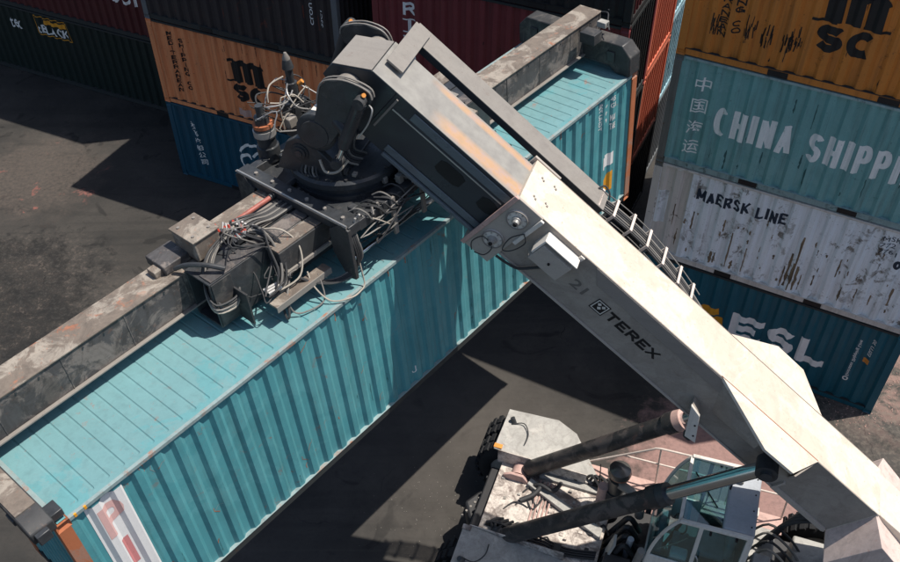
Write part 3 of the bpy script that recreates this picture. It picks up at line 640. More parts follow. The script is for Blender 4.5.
for lv, mt, lb in ((1, 'sky_blue', 'light blue container, lower of two behind the brick orange ones'), (2, 'sky_blue', 'light blue container, upper of two behind the brick orange ones'), (0, 'grey_box', 'grey container at the foot of the light blue pair'), (3, 'sky_blue', 'light blue container topping the stack behind the brick orange ones')):
    stackbox('L', 6.85, 5.08, lv, lb, mt)

# ------------------------------------------------------------ the container being lifted
HH = 2.896
held = container('shipping_container', 'teal long container hanging under the spreader', L40, HH, 'teal', Vector((0, 0, 0)), 0, roof='teal_roof', rail='teal_rail', post='rust_orange', end='teal', brail='frame_dark')
held.rotation_euler = CON_R.to_euler(); held.location = CON_O + CON_R @ Vector((0, 0, -HH))
Z = lambda z: HH+z
mark('decal_board', rect(0.36, 0.86, Z(-1.95), Z(-0.13)), 'sign_white', held, lift=0.004)
for i, ch in enumerate('PIL'):
    mark('lettering', fit(text_polys(ch, 0.03), 0.46 if ch != 'I' else 0.56, 0.77 if ch != 'I' else 0.66, Z(-0.82-0.72*i), Z(-0.26-0.72*i)), 'red_pale' if ch == 'P' else 'red_text', held, lift=0.007)
vtext('TGHU 728', 11.04, 11.12, Z(-0.74), Z(-0.18), 'white', held); vtext('4 2 7', 11.19, 11.26, Z(-0.62), Z(-0.22), 'white', held)
mark('lettering', fit(text_polys('45\nG1', 0.02), 11.40, 11.52, Z(-0.42), Z(-0.18)), 'white', held); mark('lettering', fit(text_polys('MAX\nTARE', 0.02), 11.40, 11.54, Z(-0.88), Z(-0.56)), 'white', held)
mark('label_sheet', rect(11.20, 11.60, Z(-1.68), Z(-1.40)), 'sign_white', held)
mark('warning_decal', ([(11.27, Z(-2.22)), (11.56, Z(-2.30)), (11.56, Z(-1.84)), (11.42, Z(-1.84)), (11.30, Z(-1.98))], [(0, 1, 2, 3, 4)]), 'yellow', held)
for k in range(2):
    MB().box(0.24+k*0.13, 0.27+k*0.13, 0.0, 0.022, HH-0.060, HH-0.009).build('hazard_tape', MAT['yellow'], held)

rs_ = random.Random(11)
for k in range(26):
    x = rs_.uniform(0.9, 11.0); z = rs_.uniform(0.3, HH-0.3); a = rs_.uniform(-0.9, 0.9); l = rs_.uniform(0.03, 0.13)
    mark('scratch', ribbon([(x, z), (x+l*sin(a), z+l*cos(a)), (x+l*1.5*sin(a+.3), z+l*1.5*cos(a+.3))], rs_.uniform(0.006, 0.016)), 'rust_orange' if k % 3 else 'teal_rail', held)
for k in range(30):
    x = rs_.uniform(0.9, 12.0); rust_run(held, x, HH-0.06 if k % 2 else rs_.uniform(0.4, 1.2), rs_.uniform(0.08, 0.45), rs_.uniform(0.008, 0.022), 'teal_stain')
for k in range(10): rust_run(held, rs_.uniform(0.9, 12.0), HH-0.062, rs_.uniform(0.05, 0.2), rs_.uniform(0.01, 0.03), 'rust_orange')
mark('chalk_mark', arc(5.75, 0.42, 0.03, 0.05, 180, 380, 0.016), 'white', held); mark('chalk_mark', rect(5.77, 5.785, 0.44, 0.52), 'white', held)

# ------------------------------------------------------------ the spreader that grips it
SPC = Vector((6.096, 1.219, 0.0))
spr = thing('container_spreader', 'dark telescopic spreader frame with hoses locked onto the teal container roof', 'spreader', CON_O + CON_R @ SPC, CON_R.to_euler())
T0 = Matrix.Translation(-SPC)
SW = Matrix.Translation(CON_O + CON_R @ SPC) @ CON_R.to_4x4()
MW = Matrix.Translation(M0) @ Matrix.Rotation(PHI, 4, 'Z')
MS = SW.inverted() @ MW                                          # machine frame inside the spreader's frame
def S(): return MB(T0)
def hollow(mb, x0, x1, y0, y1, z0, z1, t=0.03):
    mb.box(x0, x1, y0, y0+t, z0, z1); mb.box(x0, x1, y1-t, y1, z0, z1)
    mb.box(x0, x1, y0+t, y1-t, z0, z0+t); mb.box(x0, x1, y0+t, y1-t, z1-t, z1); return mb
for (x0, x1, y0, y1, z0, z1) in ((8.3, 12.42, 0.985, 1.425, 0.20, 0.79), (-0.02, 4.0, 1.435, 1.885, 0.24, 0.80)):
    b = S().box(x0, x1, y0, y1, z0, z1).build('extension_beam', MAT['spreader'], spr, 0.012)
    S().box(x0+0.003, x1-0.003, y0-0.02, y1+0.02, z1+0.001, z1+0.022).build('top_flange', MAT['spreader_top'], b, 0.004)
    S().box(x0+0.003, x1-0.003, y0-0.055, y1+0.055, z0-0.026, z0-0.001).build('bottom_flange', MAT['lift_grey'], b, 0.004)
    yb = y0-0.003
    for k in range(14 if x0 > 5 else 11):                           # weld studs and plate joints along the near web
        xx = x0+0.35+k*0.31
        S().box(xx, xx+0.012, yb-0.004, y0+0.01, z0+0.01, z1-0.01).build('weld_seam', MAT['spreader'], b) if k % 3 == 0 else S().cyl((xx, y0+0.01, z1-0.07), (xx, y0-0.012, z1-0.07), 0.014, n=8).build('bolt', MAT['black_steel'], b)
# end beams over the corner castings
def endbeam(x0, x1, h):
    pl = [(-0.025, 0.012), (-0.025, h*0.66), (0.16, h), (2.278, h), (2.463, h*0.66), (2.463, 0.012), (2.16, 0.012), (2.02, 0.13), (0.42, 0.13), (0.28, 0.012)]
    e = S().prism([(x0, y, z) for y, z in pl], (x1-x0, 0, 0)).build('end_beam', MAT['end_black'], spr, 0.018)
    for y in (0.06, 2.378):
        S().cyl(((x0+x1)/2, y, -0.045), ((x0+x1)/2, y, 0.02), 0.045, n=10).build('twist_lock', MAT['black_steel'], e)
    for y in (0.30, 2.02):
        S().box(x0-0.022, x0+0.01, y, y+0.16, h*0.38, h*0.72).build('sensor_box', MAT['black_steel'], e, 0.008)
    return e
er = endbeam(11.86, 12.20, 0.58); el = endbeam(-0.26, 0.03, 0.27)
S().box(11.55, 11.80, 0.55, 0.86, 0.60, 0.80).build('valve_box', MAT['end_black'], er, 0.01)
S().box(12.0, 12.14, 0.62, 0.80, 0.72, 0.83).build('junction_box', MAT['fender'], er, 0.01)
S().tube([(12.40, 0.98, 0.80), (12.36, 0.80, 0.84), (12.15, 0.66, 0.82), (11.95, 0.50, 0.76)], 0.014, 6, 5).build('hose', MAT['hose'], er)
S().box(0.03, 0.18, 0.06, 0.26, 0.03, 0.14).build('corner_guide', MAT['black_steel'], el, 0.01)
S().box(-0.24, 0.01, 0.25, 1.1, 0.272, 0.285).build('cover_plate', MAT['spreader_top'], el)
S().box(-0.22, -0.06, -0.10, -0.026, 0.02, 0.17).build('corner_guide', MAT['black_steel'], el, 0.01)
# main frame: two tubes side by side, open where no beam comes out
mf = hollow(S(), 3.18, 9.0, 0.90, 1.428, 0.08, 0.86).build('main_tube', MAT['black_steel'], spr, 0.006)
mf2 = hollow(S(), 3.60, 9.0, 1.432, 1.95, 0.10, 0.88).build('main_tube', MAT['black_steel'], spr, 0.006)
S().box(3.62, 8.98, 1.62, 1.94, 0.881, 0.897).build('walkway_plate', MAT['spreader_top'], mf2, 0.004)
S().box(3.22, 8.98, 0.91, 1.15, 0.862, 0.878).build('walkway_plate', MAT['spreader'], mf, 0.004)
S().box(3.9, 8.6, 1.20, 1.56, 0.882, 0.893).build('walkway_plate', MAT['lift_grey'], mf, 0.002)
S().box(3.20, 3.52, 0.882, 0.898, 0.10, 0.84).build('end_stiffener', MAT['end_black'], mf, 0.004)
S().box(3.50, 3.53, 0.62, 0.90, 0.06, 0.60).build('end_stiffener', MAT['end_black'], mf, 0.004)
gr = S().box(4.15, 8.4, 0.62, 0.88, 0.46, 0.86).build('guide_rail', MAT['end_black'], spr, 0.01)
S().box(4.152, 8.398, 0.64, 0.87, 0.861, 0.88).build('wear_plate', MAT['spreader_top'], gr, 0.004)
S().box(4.13, 8.4, 0.585, 0.62, 0.46, 0.52).build('rail_lip', MAT['lift_grey'], gr, 0.004)
# boxes and levers at the open end
jb = S().box(3.38, 3.78, 1.33, 1.83, 0.90, 1.22).build('junction_box', MAT['spreader_top'], spr, 0.015)
S().box(3.36, 3.80, 1.31, 1.85, 1.221, 1.245).build('lid', MAT['spreader_top'], jb, 0.006)
for (x, y) in ((3.45, 1.42), (3.71, 1.42), (3.45, 1.74), (3.71, 1.74)): S().cyl((x, y, 1.245), (x, y, 1.262), 0.022, n=8).build('bolt', MAT['lift_grey'], jb)
S().box(2.98, 3.40, 1.55, 1.98, 0.83, 0.97).build('valve_box', MAT['spreader'], spr, 0.015)
S().box(2.86, 3.02, 1.62, 1.80, 0.82, 0.92).build('bracket', MAT['spreader_top'], spr, 0.01)
S().tube([(3.10, 1.50, 0.90), (3.20, 1.34, 0.98), (3.34, 1.10, 1.0), (3.48, 0.90, 0.94)], 0.035, 8, 4).build('lever', MAT['black_steel'], spr)
S().cyl((4.15, 1.56, 0.955), (4.85, 1.57, 0.955), 0.036, n=12).build('extension_cylinder', MAT['red_pipe'], spr)
S().cyl((4.85, 1.57, 0.955), (8.2, 1.60, 0.955), 0.050, n=12).build('extension_cylinder', MAT['black_steel'], spr)
# manifold with couplings, loose hoses
mn = S().box(3.92, 4.22, 1.18, 1.58, 0.895, 0.98).build('manifold', MAT['black_steel'], spr, 0.008)
rnd = random.Random(3)
for i in range(5):
    for j in range(6):
        x = 3.92+0.065*i+rnd.uniform(-.01, .01); y = 1.19+0.07*j+rnd.uniform(-.01, .01)
        d = Vector((rnd.uniform(-1, 1), rnd.uniform(-1, 1), 0.9)).normalized(); l = rnd.uniform(0.06, 0.13)
        S().cyl((x, y, 0.97), Vector((x, y, 0.97))+d*l, 0.02, 0.017, n=8).build('coupling', MAT['red' if (i*6+j) % 4 == 1 else 'fitting'], mn)
for k in range(8):
    y = 1.20+0.035*k
    S().tube([(4.10, y+0.02*k-0.04, 1.02), (4.32, y+0.01, 1.0+0.02*(k % 2)), (4.6, y, 0.93), (5.0, y+0.01, 0.92), (5.6, y+0.015, 0.92)], 0.017, 6, 4).build('hose', MAT['hose' if k % 3 else 'hose_grey'], spr)
for k in range(9):
    a = rnd.uniform(0, 0.15); dz = rnd.uniform(-0.1, 0.1)
    S().tube([(3.95+0.02*k, 1.30+0.02*k, 1.0), (3.72-a, 1.28, 1.02+dz*0.4), (3.46-a, 1.18, 0.86+dz), (3.30-a, 1.02, 0.62+dz), (3.30-a, 0.86, 0.46+dz), (3.44, 0.80, 0.44+dz), (3.58, 0.86, 0.56)], 0.016, 6, 4).build('hose', MAT[('hose', 'hose_grey', 'hose_grey', 'hose_pale')[k % 4]], spr)
for k in range(11):
    a = rnd.uniform(-0.1, 0.1); dz = rnd.uniform(-0.08, 0.08)
    S().tube([(4.12+0.01*k, 1.18+0.01*k, 1.0), (4.22, 1.02+a*0.5, 1.0+dz), (4.24+a, 0.80, 0.84+dz), (4.16+a, 0.62+a*0.3, 0.60+dz), (4.02+a, 0.52, 0.42+dz), (3.86+a*0.6, 0.56, 0.36)], 0.016, 6, 4).build('hose', MAT[('hose', 'hose_grey', 'hose')[k % 3]], spr)
S().tube([(4.15, 1.15, 1.02), (4.42, 0.86, 1.0), (4.50, 0.62, 0.76), (4.30, 0.46, 0.46), (3.95, 0.52, 0.40)], 0.013, 6, 6).build('hose', MAT['hose_pale'], spr)
for k in range(3): S().cyl((3.80, 0.66-0.055*k, 0.44), (3.99, 0.60-0.05*k, 0.46), 0.026, n=8).build('coupling', MAT['fitting'], spr)
S().box(3.74, 4.75, 0.36, 0.52, 0.30, 0.335).build('hose_tray', MAT['spreader_top'], spr, 0.004)
S().box(3.74, 4.75, 0.345, 0.36, 0.24, 0.335).build('hose_tray', MAT['lift_grey'], spr)
# hoses that hang down beside the slewing frame
for k in range(4):
    o = 0.03*k
    S().tube([(5.02+o, 0.16, 0.98), (4.98+o, 0.06, 0.80), (5.0+o, 0.05, 0.45), (4.92, 0.10+o, 0.22), (4.70, 0.22+o, 0.16), (4.45, 0.36+o, 0.26), (4.28, 0.48, 0.42)], 0.019, 6, 5).build('hose', MAT['hose' if k < 3 else 'hose_grey'], spr)
S().tube([(5.05, 0.10, 0.60), (5.04, 0.06, 0.30), (5.0, -0.01, 0.05), (4.88, -0.06, 0.03), (4.68, -0.06, 0.04), (4.46, 0.12, 0.05), (4.40, 0.35, 0.24), (4.45, 0.5, 0.40)], 0.012, 6, 6).build('hose', MAT['hose_pale'], spr)
S().tube([(4.55, 0.40, 0.34), (4.42, 0.20, 0.06), (4.12, 0.24, 0.04), (3.98, 0.34, 0.08), (3.98, 0.42, 0.28), (4.1, 0.5, 0.38)], 0.012, 6, 6).build('hose', MAT['hose_grey'], spr)
S().tube([(4.05, 0.5, 0.36), (3.90, 0.34, 0.10), (3.86, 0.36, 0.05), (3.92, 0.48, 0.16), (3.98, 0.52, 0.32)], 0.018, 6, 5).build('hose', MAT['hose'], spr)
rt = random.Random(21)
def rp(x0, x1, y0, y1, z0, z1): return (rt.uniform(x0, x1), rt.uniform(y0, y1), rt.uniform(z0, z1))
for k in range(7):
    S().tube([rp(3.95, 4.25, 1.15, 1.5, 0.95, 1.05), rp(3.7, 4.3, 0.95, 1.3, 0.95, 1.15), rp(3.4, 4.4, 0.65, 1.0, 0.6, 1.0), rp(3.5, 4.4, 0.5, 0.8, 0.35, 0.7), rp(3.6, 4.3, 0.45, 0.7, 0.3, 0.6), rp(3.8, 4.4, 0.5, 0.7, 0.4, 0.6)], rt.uniform(0.007, 0.013), 6, 4).build('hose', MAT[('hose', 'hose', 'hose_grey', 'hose', 'hose')[k % 5]], spr)
for k in range(4):
    S().tube([rp(5.0, 6.6, 0.0, 0.2, 0.95, 1.12), rp(5.0, 6.6, -0.08, 0.05, 0.75, 1.0), rp(5.0, 6.6, -0.05, 0.12, 0.5, 0.8), rp(5.0, 6.7, 0.05, 0.35, 0.4, 0.8), rp(5.0, 7.0, 0.3, 0.6, 0.3, 0.6)], rt.uniform(0.008, 0.014), 6, 4).build('hose', MAT[('hose', 'hose', 'hose_grey', 'hose', 'hose')[k % 5]], spr)
for k in range(9):
    S().tube([rp(5.4, 6.4, 2.1, 2.5, 1.3, 1.8), rp(5.4, 6.5, 2.1, 2.6, 1.5, 2.0), rp(5.5, 6.6, 1.9, 2.4, 1.3, 1.7), rp(5.6, 6.8, 1.7, 2.2, 1.1, 1.5)], rt.uniform(0.007, 0.012), 6, 4).build('hose', MAT[('hose', 'hose_pale', 'hose', 'fitting')[k % 4]], spr)
for k in range(7):
    x = rt.uniform(5.0, 7.0); S().cyl((x, rt.uniform(0.0, 0.15), 1.03), (x+rt.uniform(-.05, .05), rt.uniform(-0.02, 0.1), 1.12), 0.018, n=6).build('coupling', MAT[('fitting', 'lift_grey')[k % 2]], spr)
# slewing frame
sf = S().box(4.93, 5.15, 0.04, 2.38, 0.90, 1.06).build('slew_frame', MAT['black_steel'], spr, 0.012)
S().box(7.05, 7.27, 0.04, 2.38, 0.90, 1.06).build('slew_frame', MAT['black_steel'], spr, 0.012)
for y in (0.06, 2.22): S().box(5.15, 7.05, y, y+0.15, 0.86, 1.03).build('slew_frame', MAT['black_steel'], spr, 0.01)
for x in (4.90, 7.22):
    S().prism([(x, 0.03, 0.16), (x, 0.03, 1.02), (x, 0.16, 1.08), (x, 0.42, 0.90), (x, 0.42, 0.50), (x, 0.20, 0.12)], (0.06, 0, 0)).build('side_plate', MAT['end_black'], spr, 0.008)
    S().prism([(x, 2.39, 0.30), (x, 2.39, 1.0), (x, 2.26, 1.07), (x, 2.0, 0.90), (x, 2.0, 0.50), (x, 2.22, 0.28)], (0.06, 0, 0)).build('side_plate', MAT['end_black'], spr, 0.008)
S().box(4.902, 4.93, 0.06, 2.36, 1.055, 1.075).build('edge_strip', MAT['lift_grey'], sf)
S().cyl((5.0, 0.32, 0.24), (8.6, 0.32, 0.24), 0.035, n=10).build('side_shift_rod', MAT['chrome'], spr)
S().cyl((6.5, 0.32, 0.24), (8.6, 0.32, 0.24), 0.055, n=12).build('side_shift_cylinder', MAT['fitting'], spr)
S().tube([(5.25, 0.10, 1.04), (5.42, 0.0, 0.92), (5.62, -0.02, 0.72), (5.75, 0.10, 0.6)], 0.012, 6, 5).build('hose', MAT['hose_pale'], spr)
for k in range(4): S().tube([(5.4+.12*k, 0.25, 1.05), (5.5+.12*k, 0.05, 1.06), (5.62+.12*k, 0.0, 0.9), (5.9+.1*k, 0.02, 0.84)], 0.014, 6, 5).build('hose', MAT['hose'], spr)
for x in (5.75, 6.35): S().box(x, x+0.07, 0.02, 0.06, 0.42, 1.05).build('hose_clamp', MAT['lift_grey'], spr)
S().box(5.15, 7.05, 0.21, 2.22, 0.87, 0.90).build('deck_plate', MAT['black_steel'], spr)
for k in range(12):
    x = rt.uniform(5.2, 6.9); y = rt.choice((rt.uniform(0.15, 0.4), rt.uniform(2.0, 2.25))); a = rt.uniform(0.05, 0.13)
    S().box(x, x+a, y, y+a*rt.uniform(0.6, 1.2), 1.03, 1.06+rt.uniform(0.04, 0.14)).build('valve_block', MAT[('end_black', 'lift_grey', 'black_steel')[k % 3]], spr, 0.01)
for k in range(8):
    x = 5.2+0.23*k; S().tube([(x, 0.30, 1.06), (x+0.05, 0.18, 1.13), (x+0.1, 0.06, 1.08), (x+0.16, 0.02, 0.95), (x+0.3, 0.02, 0.90)], 0.013, 6, 4).build('hose', MAT['hose' if k % 2 else 'hose_grey'], spr)
S().tube([(4.92, 0.06+0.0, 1.085), (4.92, 2.34, 1.085)], 0.012, 6).build('edge_strip', MAT['fitting'], sf)
for k in range(6): S().cyl((5.04, 0.25+0.36*k, 1.06), (5.04, 0.25+0.36*k, 1.09), 0.03, n=6).build('bolt', MAT['lift_grey'], sf)
ring = S().spin((6.10, 1.22, 0.90), (6.10, 1.22, 1.22), [(0, .84), (0.25, .84), (0.26, .80), (0.62, .80), (0.63, .86), (0.9, .86), (1, .82)], 48).build('slew_ring', MAT['black_steel'], spr)
for k in range(24):
    a = 2*pi*k/24; S().cyl((6.10+.80*cos(a), 1.22+.80*sin(a), 1.21), (6.10+.80*cos(a), 1.22+.80*sin(a), 1.25), 0.025, n=6).build('bolt', MAT['end_black'], ring)
# motors and valves on the far side of the ring
mo = S().spin((5.55, 2.35, 0.95), (5.55, 2.35, 1.85), [(0, .17), (.25, .17), (.26, .14), (.42, .14), (.43, .165), (.6, .15), (.61, .11), (.8, .11), (.81, .06), (1, .06)], 18).build('slew_motor', MAT['black_steel'], spr)
S().spin((5.55, 2.35, 1.36), (5.55, 2.35, 1.46), [(0, .168), (1, .168)], 18).build('motor_band', MAT['fitting'], mo)
S().spin((5.55, 2.35, 1.50), (5.55, 2.35, 1.56), [(0, .15), (1, .15)], 18).build('motor_band', MAT['rust_orange'], mo)
S().box(6.05, 6.40, 2.22, 2.52, 1.0, 1.60).build('valve_block', MAT['black_steel'], spr, 0.02)
vb = S().spin((6.22, 2.37, 1.6), (6.22, 2.37, 2.35), [(0, .09), (.4, .09), (.41, .06), (.7, .06), (.71, .09), (.85, .07), (1, .03)], 14).build('valve', MAT['black_steel'], spr)
S().spin((6.22, 2.37, 2.2), (6.22, 2.37, 2.38), [(0, .05), (.5, .06), (1, .02)], 12).build('cap', MAT['lift_grey'], vb)
S().cyl((6.30, 2.3, 1.85), (6.34, 2.25, 1.90), 0.035, n=10).build('coupling', MAT['orange_dot'], vb)
S().box(5.85, 6.02, 2.12, 2.30, 1.35, 1.52).build('valve_block', MAT['lift_grey'], spr, 0.02)
for k, pts in enumerate(([(5.55, 2.35, 1.85), (5.62, 2.40, 2.05), (5.85, 2.5, 2.2), (6.22, 2.37, 2.3)], [(5.5, 2.3, 1.7), (5.35, 2.2, 1.85), (5.6, 2.0, 1.85), (6.0, 2.1, 1.75), (6.3, 2.2, 1.9)],
    [(6.22, 2.37, 2.1), (6.55, 2.35, 2.2), (6.75, 2.2, 1.9), (6.4, 2.1, 1.5)], [(5.6, 2.35, 1.8), (5.9, 2.2, 1.72), (6.2, 2.1, 1.85), (6.35, 1.9, 1.6)], [(6.2, 2.3, 2.0), (6.05, 2.1, 1.9), (6.1, 1.9, 1.6), (6.4, 1.8, 1.4)],
    [(5.45, 2.4, 1.7), (5.3, 2.5, 1.9), (5.5, 2.7, 2.0), (5.9, 2.6, 1.9), (6.2, 2.45, 1.7)], [(6.3, 2.4, 2.2), (6.5, 2.5, 2.0), (6.5, 2.4, 1.7), (6.3, 2.3, 1.5)], [(5.6, 2.3, 1.5), (5.8, 2.15, 1.6), (6.0, 2.2, 1.8), (6.25, 2.3, 2.1)])):
    S().tube([Vector(p_)*0.55+Vector((5.95, 2.35, 1.75))*0.45 for p_ in pts], 0.012, 6, 6).build('hose', MAT[('hose_pale', 'fitting', 'hose')[k % 3]], spr)
# tilting head between ring and boom tip (machine-aligned)
def Q(): return MB(MS)
for s in (1, -1):
    y0 = 0.56*s
    tp = Q().prism([(2.48, y0, 9.14), (2.52, y0, 9.30), (2.92, y0, 9.66), (3.04, y0, 9.73), (3.18, y0, 9.72), (3.32, y0, 9.62), (3.52, y0, 9.14)], (0, 0.10*s, 0)).build('tilt_plate', MAT['black_steel'], spr, 0.012)
    Q().spin((3.12, 0.65*s, 9.50), (3.12, 0.705*s, 9.50), [(0, .135), (.5, .135), (.5, .10), (1, .10)], 20).build('pin_cap', MAT['end_black'], tp)
    Q().spin((3.12, 0.68*s, 9.50), (3.12, 0.72*s, 9.50), [(0, .06), (1, .055)], 14).build('pin', MAT['black_steel'], tp)
    Q().spin((2.82, 0.46*s, 9.90), (2.82, 0.74*s, 9.90), [(0, .27), (.55, .27), (.56, .29), (.82, .29), (.9, .25), (.91, .21), (1, .205)], 28).build('drum_cap', MAT['black_steel'], spr)
    lp = [(1.98, 10.50), (1.93, 10.62), (1.96, 10.72), (2.10, 10.79), (2.32, 10.83), (2.56, 10.78), (2.67, 10.66), (2.73, 10.40), (2.80, 10.12), (3.00, 10.0), (3.02, 9.82), (2.82, 9.65), (2.60, 9.78), (2.42, 10.05), (2.24, 10.30)]
    if s < 0: lp = [(4.93-a_, b_+0.03) for a_, b_ in lp[:8]] + [(2.2, 10.05), (2.0, 9.9), (2.5, 9.75), (2.7, 10.1), (2.72, 10.35)]
    lg = Q().prism([(a, 0.66*s, b) for a, b in lp], (0, 0.07*s, 0)).build('head_lug', MAT['black_steel'], spr, 0.01)
    top = lp[1:8]
    for off in (0.655, 0.735):
        Q().tube([(a, off*s, b+0.012) for a, b in top], 0.013, 6, 3).build('lug_rim', MAT['lift_grey'], lg)
    pa, pb = ((2.06, 0.78, 10.62), (2.47, 0.78, 9.60)) if s > 0 else ((2.92, -0.78, 10.72), (3.28, -0.78, 9.75))
    pa = Vector(pa); pb = Vector(pb); dd = (pb-pa)
    dm = Q().spin(pa, pb, [(0, .05), (.03, .09), (.74, .09), (.75, .07), (.78, .07)], 16).build('damper', MAT['black_steel'], spr)
    Q().cyl(pa+dd*0.7, pb+dd*0.06, 0.04, n=12).build('damper_rod', MAT['chrome'], dm)
    Q().cyl(pa-Vector((0, .12, 0)), pa+Vector((0, .11, 0)), 0.08, n=16).build('damper_pin', MAT['end_black'], dm)
    Q().cyl(pa+Vector((-.03, 0, .08)), pa+Vector((-.06, .03, .11)), 0.03, n=8).build('grease_cap', MAT['orange_dot'], dm)
    Q().cyl(pb-Vector((0, .1, 0))+dd*0.05, pb+Vector((0, .08, 0))+dd*0.05, 0.075, n=14).build('damper_pin', MAT['end_black'], dm)
    Q().tube([pa+Vector((-.1, -.02, -.06)), pa+Vector((-.16, .03, -.1)), pa+Vector((-.10, .06, -.3)), pa+Vector((.06, .05, -.55))], 0.012, 6, 5).build('hose', MAT['fitting'], dm)
    Q().tube([(2.40, 0.62*s, 9.50), (2.52, 0.74*s, 9.36), (2.7, 0.76*s, 9.33), (2.8, 0.70*s, 9.47)], 0.02, 6, 5).build('hose', MAT['hose_pale'], spr)
Q().cyl((2.82, -0.5, 9.90), (2.82, 0.5, 9.90), 0.22, n=24).build('drum', MAT['black_steel'], spr)
Q().box(2.48, 3.50, -0.55, 0.55, 9.12, 9.24).build('turntable_plate', MAT['black_steel'], spr, 0.01)
Q().cyl((2.40, -0.65, 10.56), (2.40, 0.65, 10.56), 0.18, n=24).build('head_tube', MAT['lift_grey'], spr)
Q().cyl((2.60, 0.60, 10.22), (2.32, 0.74, 10.05), 0.09, n=14).build('boss', MAT['black_steel'], spr)
for k in range(7):
    o = 0.05*k
    Q().tube([(2.2-o*0.3, 0.2-o, 10.2), (2.5, 0.3-o, 9.98), (2.62-o*0.4, 0.42-o, 9.62), (2.5, 0.5-o, 9.40), (2.35, 0.42-o, 9.30)], 0.017, 6, 5).build('hose', MAT['hose' if k % 3 else 'hose_grey'], spr)
for k in range(5):
    Q().tube([(2.9+0.05*k, 0.64, 9.3), (2.85+0.06*k, 0.72, 9.18), (2.6+0.05*k, 0.78, 9.12), (2.3, 0.7, 9.08+0.03*k)], 0.014, 6, 4).build('hose', MAT['hose_grey' if k % 2 else 'hose'], spr)
for k in range(9): Q().box(2.3+0.13*k, 2.36+0.13*k, 0.56, 0.64, 9.242, 9.29+0.02*(k % 3)).build('clamp', MAT[('lift_grey', 'end_black')[k % 2]], spr, 0.006)
Q().box(2.76, 2.90, 0.44, 0.60, 10.16, 10.20).build('label_plate', MAT['plate_white'], spr)

# ------------------------------------------------------------ the reach stacker
rs = thing('reach_stacker', 'worn white reach stacker with raised telescopic boom', 'reach stacker', M0, (0, 0, PHI))
def B(): return MB(BOOM)                   # boom frame: s towards the tip, y to machine left, z out of the top plate
hw = 0.4511
ob = B().loft([[(s, -hw, 0), (s, hw, 0), (s, hw, -0.948), (s, -hw, -0.948)] for s in (-0.02, -7.55)]).build('outer_boom', MAT['boom_white'], rs, 0.012)
for s in (1, -1): B().box(-7.5, -0.465, (hw+0.0005)*s, (hw+0.008)*s, -0.946, -0.002).build('side_plate', MAT['boom_side_shaded'], ob)  # thin sheets added to carry the painted shade of the boom's sides
B().box(-7.5, -0.45, hw-0.02, hw+0.035, -0.985, -0.949).build('bottom_flange', MAT['boom_grey'], ob, 0.004)
B().box(-7.5, -0.45, -hw-0.035, -hw+0.02, -0.985, -0.949).build('bottom_flange', MAT['boom_grey'], ob, 0.004)
B().prism([(-1.50, hw+0.009, -0.02), (-1.72, hw+0.009, -0.25), (-4.3, hw+0.009, -0.25), (-4.3, hw+0.009, -0.02)], (0, 0.012, 0)).build('doubler_plate', MAT['boom_grey2'], ob, 0.002)
B().box(-7.4, -1.2, hw+0.0085, hw+0.013, -0.020, -0.004).build('weld_seam', MAT['boom_grey'], ob)
for s in (1, -1):
    fl = B().prism([(-4.02, hw*s, 0.003), (-5.02, (hw+0.60)*s, 0.003), (-5.62, (hw+0.59)*s, 0.003), (-6.12, hw*s, 0.003)], (0, 0, -0.05)).build('top_gusset', MAT['boom_white'], ob, 0.004)
    B().tube([(-4.0, (hw+0.001)*s, 0.004), (-6.1, (hw+0.001)*s, 0.004)], 0.007 if s > 0 else 0.003, 6).build('weld_seam', MAT['rust_orange' if s > 0 else 'boom_grey'], fl)
    B().prism([(-4.08, (hw+0.002)*s, -0.06), (-4.95, (hw+0.50)*s, -0.06), (-4.99, (hw+0.50)*s, -0.20), (-4.5, (hw+0.010)*s, -0.62)], (-0.03, 0, -0.005)).build('gusset_web', MAT['boom_side_shaded'], fl)
    B().prism([(-5.70, (hw+0.55)*s, -0.055), (-6.1, (hw+0.0115)*s, -0.055), (-6.2, (hw+0.010)*s, -0.62), (-5.72, (hw+0.50)*s, -0.22)], (-0.03, 0, 0)).build('gusset_web', MAT['boom_side_shaded'], fl)
    # root of the boom, spreading to its pivot
    B().loft([[(-7.52, hw*s, -0.04), (-7.52, hw*s, -0.95), (-7.52, (hw-0.1)*s, -0.95), (-7.52, (hw-0.1)*s, -0.04)],
              [(-7.75, (hw+0.42)*s, -0.10), (-7.75, (hw+0.42)*s, -1.15), (-7.75, (hw-0.1)*s, -1.15), (-7.75, (hw-0.1)*s, -0.10)],
              [(-9.4, (hw+0.42)*s, -0.35), (-9.4, (hw+0.42)*s, -1.1), (-9.4, (hw-0.1)*s, -1.1), (-9.4, (hw-0.1)*s, -0.35)]]).build('boom_root', MAT['root'], ob, 0.008)
B().box(-9.2, -7.5, -0.40, 0.40, -0.93, -0.03).build('boom_root', MAT['boom_white'], ob, 0.01)
B().box(-7.46, -6.24, hw+0.001, hw+0.05, -0.985, -0.90).build('side_ledge', MAT['boom_grey'], ob, 0.004)
B().box(-6.28, -6.24, hw+0.001, hw+0.055, -0.90, -0.72).build('side_ledge', MAT['boom_grey'], ob, 0.004)
